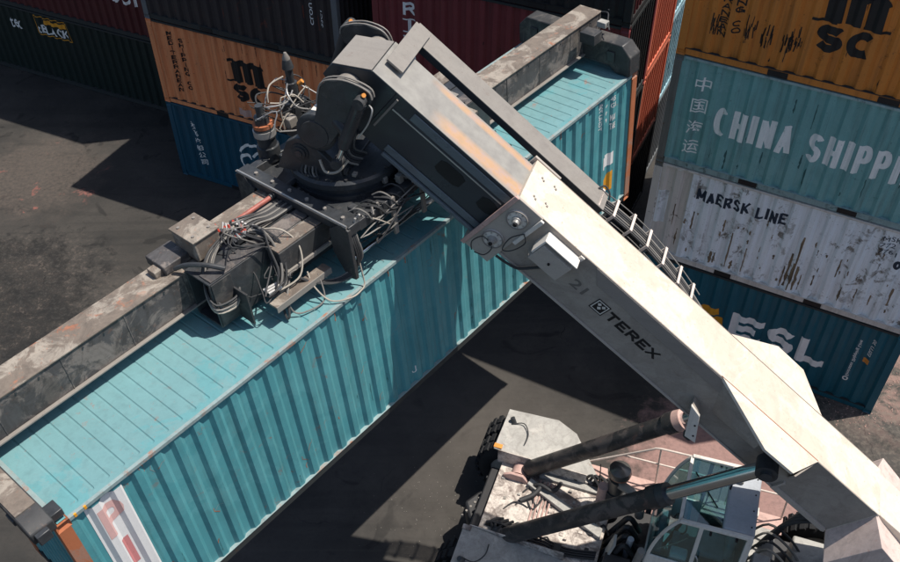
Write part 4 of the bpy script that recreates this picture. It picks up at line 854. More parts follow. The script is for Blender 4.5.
# collar at the mouth of the outer boom
col_ = B().box(-0.46, 0.03, hw+0.001, hw+0.045, -1.24, 0.015).build('collar_plate', MAT['boom_grey'], ob, 0.008)
B().box(-0.46, 0.03, -hw-0.045, -hw-0.001, -1.24, 0.015).build('collar_plate', MAT['boom_grey'], ob, 0.008)
B().box(-0.46, 0.03, -hw-0.04, hw+0.04, -1.24, -1.0).build('collar_plate', MAT['boom_grey'], ob, 0.008)
for a in ((-0.02, 0.05, hw+0.046, hw+0.075, -1.24, 0.02), (-0.50, -0.44, hw+0.046, hw+0.085, -0.62, 0.0)):
    B().box(*a).build('collar_rib', MAT['pink' if a[0] > -0.1 else 'plate_white'], col_, 0.006)
for z in (-0.27, -0.82):
    dsc = B().spin((-0.23, hw+0.045, z), (-0.23, hw+0.075, z), [(0, .155), (1, .15)], 26).build('adjuster_disc', MAT['plate_white'], ob)
    B().tube([(-0.23+.15*cos(2*pi*k/28), hw+0.078, z+.15*sin(2*pi*k/28)) for k in range(29)], 0.011, 6).build('disc_rim', MAT['boom_grey2'], dsc)
    B().spin((-0.23, hw+0.074, z), (-0.23, hw+0.17, z), [(0, .075), (.4, .07), (.41, .05), (1, .045)], 14).build('adjuster_screw', MAT['fitting'], dsc)
    B().cyl((-0.23, hw+0.16, z), (-0.23, hw+0.19, z), 0.03, n=8).build('screw_end', MAT['black'], dsc)
    for k in range(8):
        aa = 2*pi*k/8; B().cyl((-0.23+.12*cos(aa), hw+0.07, z+.12*sin(aa)), (-0.23+.12*cos(aa), hw+0.088, z+.12*sin(aa)), 0.012, n=6).build('bolt', MAT['fitting'], dsc)
B().tube([(-0.15, hw+0.1, -1.2), (-0.05, hw+0.12, -1.05), (-0.1, hw+0.12, -0.85), (-0.3, hw+0.12, -0.9), (-0.32, hw+0.12, -1.1), (-0.2, hw+0.1, -1.2)], 0.009, 6, 6).build('hose', MAT['hose'], ob)
B().tube([(-0.44, hw+0.1, -0.35), (-0.36, hw+0.12, -0.55), (-0.42, hw+0.12, -0.8), (-0.52, hw+0.12, -0.7), (-0.55, hw+0.12, -0.45), (-0.44, hw+0.1, -0.35)], 0.009, 6, 6).build('hose', MAT['hose'], ob)
B().tube([(-0.46, hw+0.06, -1.02), (-0.62, hw+0.06, -1.0), (-0.80, hw+0.08, -0.92), (-0.92, hw+0.08, -0.74), (-0.98, hw+0.1, -0.6)], 0.022, 6, 5).build('hose', MAT['hose'], ob)
for (s, y) in ((-0.20, 0.23), (-0.40, 0.18), (-0.20, -0.20), (-0.42, -0.24)):
    for k in (0, 1): B().cyl((s-0.035*k, y+0.03*k, -0.005), (s-0.035*k, y+0.03*k, 0.014), 0.016, n=8).build('bolt', MAT['boom_grey2'], ob)
# lamp housing on the side
lh = B().prism([(-0.70, hw, -0.12), (-0.70, hw+0.22, -0.18), (-0.70, hw+0.22, -0.52), (-0.70, hw, -0.60)], (-0.52, 0, 0)).build('lamp_housing', MAT['boom_grey'], ob, 0.008)
B().box(-1.25, -0.67, hw+0.0, hw+0.23, -0.105, -0.085).build('lamp_visor', MAT['plate_white'], lh, 0.004)
B().box(-0.69, -0.66, hw+0.0, hw+0.22, -0.40, -0.09).build('lamp_visor', MAT['plate_white'], lh, 0.004)
B().box(-1.28, -1.21, hw, hw+0.04, -0.11, -0.03).build('bracket', MAT['plate_white'], lh)
B().cyl((-0.96, hw+0.215, -0.36), (-0.96, hw+0.24, -0.36), 0.02, n=8).build('catch', MAT['black'], lh)
# bracket with a lamp low on the side
br_ = B().prism([(-4.07, hw+0.20, -0.59), (-4.31, hw+0.20, -0.65), (-4.72, hw+0.20, -1.11), (-4.52, hw+0.20, -1.14)], (0, 0.05, 0)).build('lamp_bracket', MAT['plate_white'], ob, 0.004)
B().prism([(-4.10, hw+0.009, -0.60), (-4.30, hw+0.009, -0.66), (-4.40, hw+0.009, -0.80), (-4.16, hw+0.009, -0.74)], (0, 0.19, 0)).build('bracket_arm', MAT['boom_side_shaded'], br_, 0.004)
for a_, b_ in ((-4.42, -0.84), (-4.58, -1.02)): B().cyl((a_, hw+0.24, b_), (a_, hw+0.262, b_), 0.015, n=8).build('bolt', MAT['black'], br_)
B().box(-4.70, -4.56, hw+0.06, hw+0.19, -1.24, -1.12).build('work_lamp', MAT['black_steel'], br_, 0.02)
# writing on the boom's side
def boom_mark(name, polys, mat, y, parent, rev=True):
    vs_, fs = polys
    mb = B(); mb.add([(-x, y, z) for x, z in vs_], fs); return mb.build(name, MAT[mat], parent, smooth=False)
boom_mark('number', fit(text_polys('21', 0.02), 1.46, 1.72, -0.57, -0.40), 'grey_text', hw+0.0115, ob)
for i, ch in enumerate('TEREX'):
    for k, q in enumerate(strokes(ch, 2.20+i*0.208, 2.20+i*0.208+0.178, -0.61, -0.43, 0.24)): boom_mark('lettering', q, 'black', hw+0.0115+0.0005*k, ob)
ex = 1.92
boom_mark('emblem', rect(ex, ex+0.24, -0.64, -0.40), 'black', hw+0.0115, ob)
boom_mark('emblem', rect(ex+0.018, ex+0.222, -0.622, -0.418), 'plate_white', hw+0.013, ob)
boom_mark('emblem', rect(ex+0.035, ex+0.205, -0.605, -0.435), 'black', hw+0.0145, ob)
for (a, b) in ((0.08, -0.48), (0.16, -0.48), (0.12, -0.54)):
    boom_mark('emblem', ([(ex+a-0.035, b), (ex+a, b-0.035), (ex+a+0.035, b), (ex+a, b+0.035)], [(0, 1, 2, 3)]), 'plate_white', hw+0.016, ob)
# inner section
ih = 0.392
ib = B().loft([[(s, -ih, -0.10), (s, ih, -0.10), (s, ih, -1.04), (s, -ih, -1.04)] for s in (-0.6, 2.10)]).build('inner_boom', MAT['greasy'], rs, 0.008)
tpm = B(); tpm.box(-0.6, 2.52, -ih-0.004, ih+0.004, -0.098, -0.086)
tp_ = tpm.build('slide_plate', MAT['slide'], ib, smooth=False)
uvl = tp_.data.uv_layers.new(name='UVMap')
for lp_ in tp_.data.loops:
    co = BOOM.inverted() @ tp_.data.vertices[lp_.vertex_index].co; uvl.data[lp_.index].uv = (2.5-co.x, co.y)
B().loft([[(2.10, -ih, -0.10), (2.10, ih, -0.10), (2.10, ih, -1.04), (2.10, -ih, -1.04)], [(2.52, -ih, -0.10), (2.52, ih, -0.10), (2.52, ih, -0.86), (2.52, -ih, -0.86)], [(2.98, -ih, -0.46), (2.98, ih, -0.46), (2.98, ih, -0.68), (2.98, -ih, -0.68)]]).build('boom_nose', MAT['greasy'], ib, 0.01)
B().prism([(2.53, -ih+0.004, -0.10), (2.53, ih-0.004, -0.10), (2.97, ih-0.004, -0.445), (2.97, -ih+0.004, -0.445)], (0.008, 0, 0.01)).build('nose_plate', MAT['lift_grey'], ib, 0.003)
B().box(0.05, 2.00, ih, ih+0.012, -0.355, -0.335).build('side_strip', MAT['fitting'], ib)
B().box(2.02, 2.05, ih, ih+0.035, -0.75, -0.16).build('side_strip', MAT['lift_grey'], ib)
B().box(-0.1, 1.75, ih, ih+0.02, -0.29, -0.15).build('wear_strip', MAT['wear'], ib, 0.02)
B().box(-0.1, 1.72, ih, ih+0.02, -0.98, -0.86).build('wear_strip', MAT['wear'], ib, 0.02)
B().box(-0.1, 1.70, ih-0.01, ih+0.05, -1.06, -1.0).build('side_strip', MAT['wear'], ib, 0.01)
for (a, b) in ((0.62, 1.06), (0.02, 0.30)):
    B().prism([(a+0.08, ih, -0.42), (a, ih, -0.46), (a, ih, -0.62), (a+0.08, ih, -0.66), (b-0.08, ih, -0.66), (b, ih, -0.62), (b, ih, -0.46), (b-0.08, ih, -0.42)], (0, 0.004, 0)).build('painted_slot', MAT['black'], ib)  # black plates standing proud: the shade inside the openings is painted
# hose carrier running beside the boom
tr_ = B().box(-1.30, 2.30, -1.05, -0.68, -0.175, -0.066).build('hose_carrier', MAT['greasy'], rs, 0.006)
B().box(-1.30, 2.42, -1.06, -0.675, -0.065, -0.05).build('cover_plate', MAT['lift_grey'], tr_, 0.003)
B().box(2.20, 2.47, -0.95, 0.12, -0.030, 0.004).build('cross_bracket', MAT['lift_grey'], tr_, 0.006)
B().box(2.22, 2.45, -0.93, -0.60, -0.049, -0.031).build('cross_bracket', MAT['lift_grey'], tr_)
lads = [(-1.2, -0.90), (-1.5, -0.95), (-1.85, -0.97), (-2.2, -0.95), (-2.55, -0.88), (-2.9, -0.78), (-3.2, -0.66), (-3.35, -0.58)]
for o in (-0.17, 0.17):
    for zz in (-0.20, -0.07): B().tube([(s, y+o, zz) for s, y in lads], 0.009, 6, 4).build('chain_rail', MAT['hose_grey'], tr_)
for k, (s, y) in enumerate(lads[:-1]):
    B().box(s-0.022, s+0.022, y-0.20, y+0.20, -0.07, -0.05).build('chain_link', MAT['rail_white'], tr_, 0.005)
    for o in (-0.19, 0.19): B().box(s-0.02, s+0.02, y+o-0.012, y+o+0.012, -0.22, -0.07).build('chain_link', MAT['rail_white'], tr_)
for k in range(6):
    B().tube([(s, y-0.125+0.05*k, -0.14) for s, y in [(-0.9, -0.86)]+lads+[(-3.5, -0.5)]], 0.019, 6, 4).build('hose', MAT['hose' if k % 3 else 'hose_grey'], tr_)
B().tube([(-1.10, -1.0, -0.05), (-1.15, -1.06, 0.02), (-1.27, -1.04, 0.0), (-1.35, -1.0, -0.08)], 0.014, 6, 4).build('hose', MAT['hose'], tr_)
for k in range(6):
    B().tube([(2.0-0.35*k, -ih-0.02, -0.5), (1.85-0.35*k, -0.62, -0.45+0.05*(k % 2)), (1.7-0.35*k, -0.80, -0.55), (1.5-0.3*k, -0.86, -0.42)], 0.02, 6, 4).build('hose', MAT[('hose_pale', 'hose', 'pink')[k % 3]], tr_)
# lift cylinders
for s in (1, -1):
    p0 = Vector((-0.10, 0.80*s, 1.42)); p1 = Vector((-4.14, 0.80*s, 5.62)); d = (p1-p0).normalized(); Lc = (p1-p0).length
    cy = MB().spin(p0+d*0.16, p0+d*Lc*0.665, [(0, .10), (.03, .165), (.94, .165), (.945, .20), (1, .20)], 28).build('lift_cylinder', MAT['barrel'], rs)
    MB().spin(p0+d*Lc*0.66, p0+d*Lc*0.69, [(0, .195), (1, .185)], 28).build('gland', MAT['pink' if s < 0 else 'black_steel'], cy)
    MB().cyl(p0+d*Lc*0.68, p1-d*0.12, 0.118, n=28).build('rod', MAT['chrome'], cy)
    MB().cyl(p1-Vector((0, .14, 0)), p1+Vector((0, .14, 0)), 0.165, n=22).build('rod_eye', MAT['black_steel'], cy)
    MB().cyl(p1-Vector((0, .34*s, 0)), p1+Vector((0, .19*s, 0)), 0.085, n=16).build('pin', MAT['black_steel'], cy)
    MB().cyl(p0-Vector((0, .15, 0)), p0+Vector((0, .15, 0)), 0.17, n=20).build('base_eye', MAT['pink' if s < 0 else 'black_steel'], cy)
    for yy in (0.55, 0.98):
        MB().prism([(0.22, yy*s, 1.2), (0.20, yy*s, 1.52), (0.05, yy*s, 1.62), (-0.2, yy*s, 1.62), (-0.55, yy*s, 1.2)], (0, 0.06*s, 0)).build('cylinder_bracket', MAT['pink' if s < 0 else 'engine'], rs, 0.01)
# frame, deck and fenders
ch = MB().prism([(0.30, -0.86, 0.75), (0.30, -0.86, 1.40), (-1.95, -0.86, 1.40), (-1.95, -0.86, 0.75)], (0, 1.72, 0)).build('chassis_front', MAT['chassis'], rs, 0.02)
MB().box(-2.0, 0.315, -0.90, 0.90, 1.402, 1.43).build('deck_plate', MAT['chassis'], ch, 0.006)
for k in range(5): MB().tube([(-0.55-0.075*k, -0.72, 1.445), (-0.55-0.075*k, 0.0, 1.45), (-0.60-0.08*k, 0.78, 1.445)], 0.018, 6, 3).build('hydraulic_pipe', MAT['pink'], ch)
MB().tube([(-0.42, -0.52, 1.46), (-0.6, -0.50, 1.62), (-0.85, -0.46, 1.60), (-0.95, -0.75, 1.50)], 0.045, 8, 4).build('hose', MAT['hose'], ch)
MB().tube([(-0.28, -0.12, 1.47), (-0.5, -0.3, 1.52), (-0.62, -0.52, 1.60)], 0.05, 8, 4).build('hose', MAT['hose'], ch)
for k in range(5): MB().tube([(0.0-0.1*k, 0.72, 1.46), (0.08-0.08*k, 0.55+0.06*k, 1.58), (-0.1-0.1*k, 0.40, 1.50)], 0.03, 8, 4).build('hose', MAT['hose'], ch)
for (a_, b_, c_, d_, e_) in ((-0.62, -0.40, 0.62, 0.74, 0.10), (-0.78, -0.70, 0.50, 0.72, 0.07), (-1.30, -1.16, 0.58, 0.80, 0.09)): MB().box(a_, b_, c_, d_, 1.432, 1.432+e_).build('valve_block', MAT['engine'], ch, 0.01)
for k in range(4): MB().tube([(-0.3, 0.62+0.05*k, 1.47), (-0.8, 0.55+0.06*k, 1.50), (-1.4, 0.60+0.05*k, 1.47), (-1.95, 0.5+0.05*k, 1.48)], 0.022, 6, 4).build('hydraulic_pipe', MAT['engine'], ch)
for (a, b, c, e_) in ((-0.1, -1.2, 0.78, 0.90), (-0.5, -1.9, -0.90, -0.76)): MB().box(b, a, c, e_, 1.431, 1.50).build('frame_rib', MAT['fender' if c < 0 else 'chassis'], ch, 0.008)
MB().prism([(-0.35, -0.66, 1.432), (-1.95, 0.0, 1.432), (-1.95, 0.22, 1.432), (-0.32, -0.50, 1.432)], (0, 0, 0.10)).build('frame_rib', MAT['fender'], ch, 0.008)
rd = random.Random(9)
for k in range(22):
    x = rd.uniform(-1.85, 0.15); y = rd.uniform(-0.82, 0.82); a = rd.uniform(0.03, 0.09)
    MB().box(x, x+a, y, y+a*rd.uniform(0.5, 1.6), 1.431, 1.431+rd.uniform(0.015, 0.06)).build('deck_fitting', MAT[('engine', 'chassis', 'fender', 'lift_grey')[k % 4]], ch, 0.005)
for k in range(7):
    x = rd.uniform(-1.8, 0.0); y = rd.uniform(-0.7, 0.7)
    MB().tube([(x, y, 1.44), (x-0.15, y+rd.uniform(-.2, .2), 1.47), (x-0.3, y+rd.uniform(-.25, .25), 1.45), (x-0.45, y+rd.uniform(-.3, .3), 1.44)], rd.uniform(0.01, 0.02), 6, 4).build('hose', MAT['hose'], ch)
for s in (1, -1):
    f = MB().prism([(0.52, 0.92*s, 1.76), (0.50, 1.98*s, 1.76), (-0.55, 2.02*s, 1.78), (-0.98, 1.82*s, 1.76), (-1.62, 1.10*s, 1.50), (-1.5, 0.92*s, 1.52)], (0, 0, 0.035)).build('fender', MAT['fender'], rs, 0.006)
    MB().box(0.50, 0.53, 0.92*s, 1.98*s, 1.45, 1.758).build('fender_skirt', MAT['fender'], f, 0.004) if False else None
    MB().box(-1.4, 0.42, 0.90*s, 0.915*s, 1.40, 1.79).build('fender_web', MAT['chassis'], f)
    MB().box(0.36, 0.53, 0.94*s, 1.04*s, 1.796, 1.815).build('marker_plate', MAT['orange_dot' if s < 0 else 'chassis'], f)
    MB().tube([(0.35, 1.6*s, 1.80), (0.1, 1.66*s, 1.86), (-0.05, 1.45*s, 1.84), (-0.05, 1.2*s, 1.81)], 0.012, 6, 5).build('cable', MAT['hose'], f)
    MB().cyl((0.30, 1.66*s, 1.79), (0.36, 1.70*s, 1.90), 0.05, n=10).build('lamp', MAT['black_steel'], f)
# wheels
_wm = {}
def wheel(F, y, r=0.84, wd=0.44):
    if r not in _wm:
        h = wd/2
        ty = MB().spin((0, -h, 0), (0, h, 0), [(0.06, r*0.60), (0.0, r*0.72), (0.04, r*0.88), (0.14, r*0.955), (0.5, r*0.965), (0.86, r*0.955), (0.96, r*0.88), (1.0, r*0.72), (0.94, r*0.60)], 40, cap=False)
        for k in range(26):
            for sd_ in (0, 1):
                a = 2*pi*(k+0.5*sd_)/26; y0, y1 = ((-h*0.95, -0.02), (0.02, h*0.95))[sd_]
                Rm = Matrix.Rotation(a, 4, 'Y'); bx = MB(Rm); bx.box(-0.05, 0.05, y0, y1, r*0.93, r*1.0); ty.v, ty.f = ty.v+bx.v, ty.f+[tuple(i+len(ty.v) for i in f) for f in bx.f]
        rim = MB().spin((0, -h*0.75, 0), (0, h*0.75, 0), [(0, r*0.60), (0.1, r*0.55), (0.35, r*0.5), (0.4, r*0.22), (0.6, r*0.22), (0.65, r*0.5), (0.9, r*0.55), (1, r*0.60)], 28)
        _wm[r] = (ty.mesh('tyre'), rim.mesh('rim'))
    ty, rim = _wm[r]
    o = put('wheel', ty, MAT['rubber'], rs, loc=(F, y, r)); put('rim', rim, MAT['fender'], o); return o
for y in (-1.80, -1.30, 1.30, 1.80): wheel(0.12, y)
for y in (-1.55, 1.55): wheel(-6.0, y, 0.78)
ax_ = MB().spin((0.12, -1.9, 0.84), (0.12, 1.9, 0.84), [(0, .2), (.12, .24), (.36, .24), (.42, .34), (.58, .34), (.64, .24), (.88, .24), (1, .2)], 24).build('front_axle', MAT['engine'], rs)
MB().prism([(0.30, -0.42, 0.55), (0.62, -0.30, 0.55), (0.80, 0.05, 0.62), (0.62, 0.36, 0.55), (0.30, 0.46, 0.55)], (0, 0, 0.55)).build('differential', MAT['engine'], ax_, 0.06)
for k in range(7): MB().cyl((0.45+0.05*k, -0.36+0.12*k, 1.08), (0.45+0.05*k, -0.36+0.12*k, 1.14), 0.025, n=6).build('bolt', MAT['lift_grey'], ax_)
MB().box(0.30, 0.52, -0.84, 0.84, 0.62, 1.28).build('front_bumper', MAT['engine'], ch, 0.03)
for y in (-0.6, -0.2, 0.2, 0.6): MB().box(0.52, 0.56, y-0.03, y+0.03, 0.66, 1.22).build('bumper_rib', MAT['engine'], ch, 0.01)
# machinery between deck and cab
en = MB().box(-2.95, -2.0, -0.9, 0.9, 0.7, 1.15).build('engine_bay', MAT['engine'], rs, 0.02)
for k in range(4): MB().tube([(-2.0-0.02*k, 0.55-0.22*k, 1.2), (-2.25, 0.5-0.22*k, 1.6), (-2.4, 0.45-0.2*k, 1.9), (-2.62, 0.4-0.2*k, 1.5)], 0.055, 10, 5).build('pipe', MAT['engine'], en)
MB().box(-2.6, -2.1, 0.55, 0.85, 1.15, 1.7).build('oil_tank', MAT['engine'], en, 0.03); MB().box(-2.5, -2.2, -0.2, 0.35, 1.15, 1.55).build('pump', MAT['engine'], en, 0.03)
MB().cyl((-2.15, 0.0, 1.3), (-2.9, 0.1, 1.35), 0.14, n=18).build('drive_shaft', MAT['engine'], en)
MB().prism([(-2.05, 0.30, 1.2), (-2.05, 0.62, 1.2), (-2.22, 0.60, 2.05), (-2.2, 0.36, 2.05)], (-0.05, 0, 0)).build('heat_shield', MAT['fender'], en, 0.01)
MB().cyl((-2.62, 0.66, 1.2), (-2.72, 0.70, 2.3), 0.07, n=14).build('pipe', MAT['lift_grey'], en); MB().cyl((-2.45, 0.30, 1.2), (-2.5, 0.34, 2.0), 0.06, n=14).build('pipe', MAT['cab_blue'], en)
ac = MB().spin((-2.02, -0.62, 2.0), (-2.02, -0.62, 2.74), [(0, .17), (.5, .17), (.52, .11), (.66, .11), (.67, .20), (.78, .225), (.9, .2), (.97, .1), (1, .03)], 28).build('air_cleaner', MAT['dome'], rs)
MB().cyl((-2.02, -0.62, 1.3), (-2.02, -0.62, 2.02), 0.20, n=20).build('filter_housing', MAT['black_steel'], ac)
MB().spin((-2.02, -0.62, 2.52), (-2.02, -0.62, 2.555), [(0, .215), (1, .215)], 28).build('band', MAT['rust_orange'], ac)
MB().tube([(-2.05, -0.55, 2.3), (-2.3, -0.42, 2.35), (-2.5, -0.38, 2.15), (-2.55, -0.4, 1.7)], 0.09, 12, 5).build('duct', MAT['lift_grey'], ac)
MB().cyl((-1.78, -0.55, 1.5), (-1.78, -0.55, 2.1), 0.10, n=12).build('canister', MAT['pink'], ac)
MB().tube([(-1.7, -0.72, 1.5), (-1.66, -0.76, 2.2), (-1.64, -0.72, 2.5)], 0.012, 5, 3).build('cable', MAT['hose'], ac)
MB().box(-2.75, -2.65, -0.55, -0.42, 1.8, 2.55).build('exhaust_stub', MAT['black_steel'], ac, 0.01)
for k in range(7):
    MB().tube([(-1.35-0.1*k, -1.0+0.02*k, 1.45), (-1.5-0.08*k, -0.98, 1.72+0.03*(k % 3)), (-1.7-0.1*k, -0.85, 1.6)], 0.03, 6, 4).build('hose', MAT['hose'], en)
MB().box(-3.0, -1.1, -1.06, -0.94, 1.36, 1.50).build('frame_rail', MAT['chassis'], rs, 0.01)
for k in range(8): MB().box(-1.25-0.2*k, -1.16-0.2*k, -1.02, -0.90, 1.502, 1.56).build('pipe_clamp', MAT['chassis' if k % 2 else 'engine'], en, 0.006)
# walkway and handrail on the right
wk = MB().box(-5.2, -1.3, -1.48, -1.08, 1.36, 1.40).build('walkway', MAT['pink'], rs, 0.006)
hr = MB().tube([(-1.23, -1.44, 1.42), (-2.50, -1.44, 2.44), (-2.56, -1.44, 2.50), (-2.66, -1.44, 2.53), (-5.1, -1.44, 2.66)], 0.021, 8).build('handrail', MAT['rail_white'], rs)
MB().tube([(-1.97, -1.44, 2.02), (-5.1, -1.44, 2.14)], 0.018, 8).build('mid_rail', MAT['rail_white'], hr)
for x, zt in ((-2.66, 2.53), (-3.9, 2.60), (-5.1, 2.66)): MB().tube([(x, -1.44, zt), (x-0.06, -1.44, 1.40)], 0.018, 8).build('rail_post', MAT['rail_white'], hr)
# cab
cab = MB().box(-4.42, -2.78, -0.70, 0.70, 1.30, 1.62).build('cab', MAT['plate_white'], rs, 0.02)
sp_ = [(-2.80, 1.62), (-2.84, 2.30), (-2.92, 2.78), (-3.04, 3.18), (-3.20, 3.50), (-3.34, 3.54)]
for s in (1, -1):
    y = 0.69*s
    MB().tube([(a, y, b) for a, b in sp_], 0.032, 8, 3).build('front_pillar', MAT['plate_white'], cab)
    MB().bar((-3.58, y, 1.62), (-3.56, y, 3.50), 0.07, 0.06, (0, 1, 0)).build('door_pillar', MAT['plate_white'], cab, 0.008)
    MB().bar((-4.36, y, 1.62), (-4.34, y, 3.56), 0.10, 0.07, (0, 1, 0)).build('rear_pillar', MAT['plate_white'], cab, 0.008)
    MB().bar((-3.20, y, 3.52), (-4.38, y, 3.58), 0.07, 0.07).build('roof_rail', MAT['plate_white'], cab, 0.01)
    MB().prism([(a, y-0.012*s, b) for a, b in sp_[1:]]+[(-3.54, y-0.012*s, 3.48), (-3.54, y-0.012*s, 2.30)], (0, 0.006*s, 0)).build('side_window', MAT['glass'], cab)
    MB().prism([(-3.60, y-0.012*s, 3.47), (-4.30, y-0.012*s, 3.52), (-4.30, y-0.012*s, 1.95), (-3.60, y-0.012*s, 1.95)], (0, 0.006*s, 0)).build('door_window', MAT['glass'], cab)
    MB().box(-3.55, -2.84, y-0.02*s, y+0.012*s, 1.62, 2.26).build('side_panel', MAT['plate_white'], cab, 0.008)
    MB().box(-4.32, -3.60, y-0.02*s, y+0.012*s, 1.62, 1.96).build('door_panel', MAT['black_steel'], cab, 0.008)
    MB().box(-3.74, -3.70, y, y+0.05*s, 3.40, 3.47).build('hinge', MAT['black'], cab); MB().box(-4.16, -4.12, y, y+0.05*s, 3.43, 3.50).build('hinge', MAT['black'], cab)
for (a, b), (c, d_) in zip(sp_[1:-1], sp_[2:]):
    MB().add([(a, -0.66, b), (a, 0.66, b), (c, 0.66, d_), (c, -0.66, d_)], [(0, 1, 2, 3)]).build('windscreen', MAT['glass'], cab)
MB().add([(sp_[0][0], -0.66, 1.62), (sp_[0][0], 0.66, 1.62), (sp_[1][0], 0.66, 2.30), (sp_[1][0], -0.66, 2.30)], [(0, 1, 2, 3)]).build('windscreen', MAT['glass'], cab)
MB().box(-3.88, -3.24, -0.655, 0.655, 3.515, 3.525).build('roof_window', MAT['glass'], cab)
MB().bar((-3.20, -0.69, 3.50), (-3.20, 0.69, 3.50), 0.06, 0.05).build('roof_beam', MAT['plate_white'], cab, 0.008)
MB().box(-4.40, -3.88, -0.655, 0.655, 3.47, 3.60).build('roof_panel', MAT['cab_blue'], cab, 0.04)
MB().box(-4.40, -4.37, -0.65, 0.65, 1.62, 3.45).build('rear_wall', MAT['cabin'], cab)
MB().box(-4.2, -2.9, -0.62, 0.62, 1.621, 1.66).build('cab_floor', MAT['cabin'], cab)
st = MB().box(-4.15, -3.62, -0.26, 0.26, 1.95, 2.10).build('seat', MAT['seat'], cab, 0.05); MB().box(-4.26, -4.12, -0.25, 0.25, 2.05, 2.80).build('seat_back', MAT['seat'], st, 0.05)
MB().box(-4.24, -4.14, -0.14, 0.14, 2.84, 3.02).build('head_rest', MAT['white'], st, 0.04); MB().box(-4.0, -3.75, -0.15, 0.15, 1.66, 1.95).build('seat_base', MAT['cabin'], st)
sw = MB().tube([(-3.28+0.16*cos(2*pi*k/20)*0.8, 0.19*sin(2*pi*k/20), 2.42+0.10*cos(2*pi*k/20)) for k in range(21)], 0.015, 6).build('steering_wheel', MAT['black'], cab)
MB().cyl((-3.12, 0, 1.66), (-3.28, 0, 2.42), 0.035, n=10).build('steering_column', MAT['black'], sw)
MB().box(-3.05, -2.92, -0.45, 0.55, 1.66, 2.2).build('dashboard', MAT['cabin'], cab, 0.03); MB().box(-3.5, -3.2, 0.42, 0.60, 1.7, 2.35).build('console', MAT['white'], cab, 0.03)
MB().box(-3.30, -3.18, 0.30, 0.42, 2.4, 2.62).build('monitor', MAT['cabin'], cab, 0.01)
MB().tube([(-2.98, 0.60, 2.35), (-3.25, 0.63, 2.75), (-3.40, 0.64, 3.0)], 0.012, 6, 3).build('wiper', MAT['fitting'], cab)
MB().tube([(-3.30, -0.35, 3.545), (-3.75, 0.25, 3.55)], 0.012, 6).build('wiper', MAT['black'], cab)
MB().cyl((-3.46, 0.0, 3.60), (-3.46, 0.0, 3.62), 0.02, n=6).build('bolt', MAT['black'], cab)
for y in (-0.15, 0.18): MB().tube([(-3.9, y, 3.61), (-3.9, y, 3.9)], 0.018, 6).build('antenna', MAT['black'], cab) if y < 0 else None
for s in (1, -1):
    MB().tube([(-3.60, 0.735*s, 2.0), (-3.66, 0.78*s, 2.1), (-3.66, 0.78*s, 2.6), (-3.60, 0.735*s, 2.7)], 0.014, 6, 3).build('grab_handle', MAT['fitting'], cab)
    MB().box(-4.22, -3.95, 0.70*s, 0.716*s, 2.05, 2.10).build('door_handle', MAT['fitting'], cab)
MB().box(-4.1, -3.95, -0.5, -0.3, 3.60, 3.68).build('roof_vent', MAT['lift_grey'], cab, 0.02)
for k in range(4): MB().cyl((-4.33, -0.5+0.33*k, 3.60), (-4.33, -0.5+0.33*k, 3.612), 0.014, n=6).build('bolt', MAT['black'], cab)
# rear body
rb = MB().box(-8.6, -4.6, -0.95, 0.95, 0.75, 1.45).build('chassis_rear', MAT['engine'], rs, 0.02)
MB().box(-5.0, -4.5, -0.8, 0.85, 1.45, 1.9).build('hydraulic_tank', MAT['fender'], rb, 0.04)
MB().prism([(-5.3, -0.75, 1.451), (-5.3, 0.75, 1.451), (-6.3, 0.75, 1.451), (-6.3, -0.75, 1.451)], (0, 0, 0.55)).build('engine_hood', MAT['fender'], rb, 0.04)
MB().box(-4.85, -4.55, 0.25, 0.50, 1.9, 2.6).build('filter_block', MAT['fender'], rb, 0.03)
MB().box(-4.62, -4.46, -0.95, -0.75, 2.0, 2.25).build('tail_lamp', MAT['plate_white'], rb, 0.02)
MB().cyl((-4.62, 0.52, 2.0), (-4.62, 0.52, 2.5), 0.10, n=14).build('filter_canister', MAT['cma_blue'], rb)
for s in (1, -1):
    MB().prism([(-6.4, 0.92*s, 1.3), (-8.5, 0.92*s, 1.3), (-8.3, 0.92*s, 3.7), (-7.8, 0.92*s, 4.1), (-7.3, 0.92*s, 3.7)], (0, 0.10*s, 0)).build('pivot_tower', MAT['chassis'], rb, 0.015)
    for k in range(6):
        o = 0.05*k
        MB().tube([(-4.7-o, (0.35+o)*s, 1.9), (-5.0-o, (0.50+o)*s, 2.5+0.04*k), (-5.5, (0.6+o*0.6)*s, 2.75+0.05*k), (-6.1-o, (0.62+o*0.5)*s, 2.6), (-6.7, 0.6*s, 3.2), (-7.1, 0.5*s, 3.7)], 0.036, 8, 5).build('hose', MAT['hose'], rb)
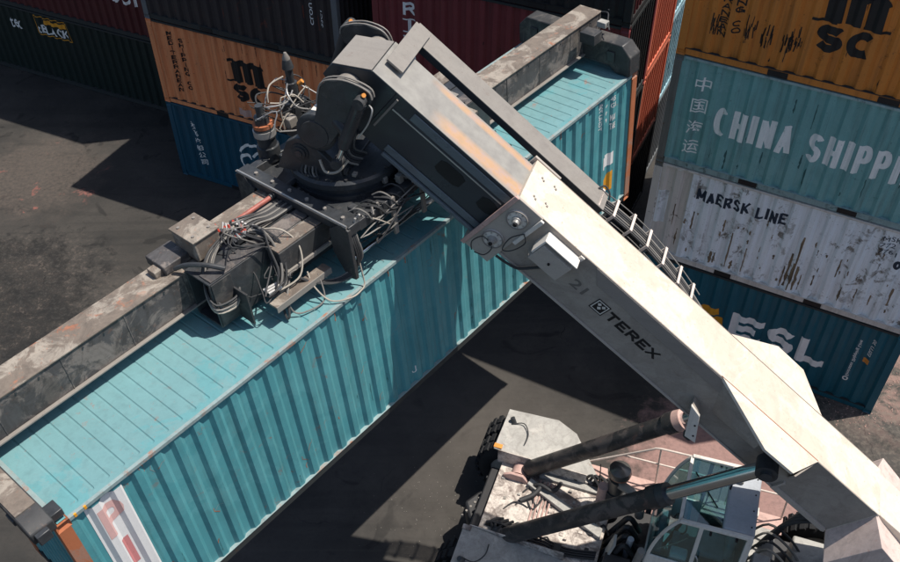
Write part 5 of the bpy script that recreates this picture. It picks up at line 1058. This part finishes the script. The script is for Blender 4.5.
for k in range(5): MB().tube([(-4.55, -0.6+0.2*k, 1.9), (-4.8, -0.6+0.22*k, 2.3+0.06*k), (-5.2, -0.5+0.2*k, 2.2), (-5.5, -0.4+0.2*k, 1.9)], 0.024, 6, 4).build('hose', MAT[('hose', 'hose_grey', 'hose', 'hose_pale', 'hose')[k]], rb)
MB().box(-9.6, -8.5, -1.3, 1.3, 0.5, 2.2).build('counterweight', MAT['fender'], rb, 0.06)
MB().cyl((-8.0, -1.0, 3.75), (-8.0, 1.0, 3.75), 0.16, n=20).build('boom_pivot', MAT['engine'], rb)

# ------------------------------------------------------------ loose chips lying about
def chips(name, label, cat, mat, spots, n, smin, smax, seed):
    r = random.Random(seed); mb = MB()
    for _ in range(n):
        cx, cy_, rr = r.choice(spots); x = cx+r.gauss(0, rr); y = cy_+r.gauss(0, rr); s = r.uniform(smin, smax); a = r.uniform(0, pi)
        Mx = Matrix.Translation((x, y, 0.004)) @ Matrix.Rotation(a, 4, 'Z') @ Matrix.Rotation(r.uniform(-.3, .3), 4, 'X')
        k = MB(Mx); k.loft([[(-s, -s*.6, 0), (s, -s*.5, 0), (s*.8, s*.6, 0), (-s*.7, s*.5, 0)], [(-s*.6, -s*.4, s*.35), (s*.7, -s*.3, s*.3), (s*.5, s*.4, s*.4), (-s*.5, s*.3, s*.3)]])
        o = len(mb.v); mb.v += k.v; mb.f += [tuple(i+o for i in f) for f in k.f]
    ob_ = mb.build(name, MAT[mat], None, smooth=False); ob_['kind'] = 'stuff'; ob_['label'] = label; ob_['category'] = cat
chips('litter', 'pinkish crumbs and chips on the asphalt beside the blue container', 'litter', 'debris', [(10.6, 14.8, 0.5), (10.3, 13.9, 0.4), (9.5, 13.6, 0.35), (10.9, 15.6, 0.6)], 600, 0.006, 0.022, 1)
chips('grit', 'pale grit scattered over the asphalt near the machine', 'grit', 'debris_white', [(9.0, 13.7, 0.45), (9.6, 14.2, 0.35), (-0.4, 10.6, 0.6), (-0.3, 11.4, 0.6)], 220, 0.003, 0.007, 2)
for o in bpy.data.objects:
    for k_ in ('_L', '_per', '_dep'):
        if k_ in o: del o[k_]
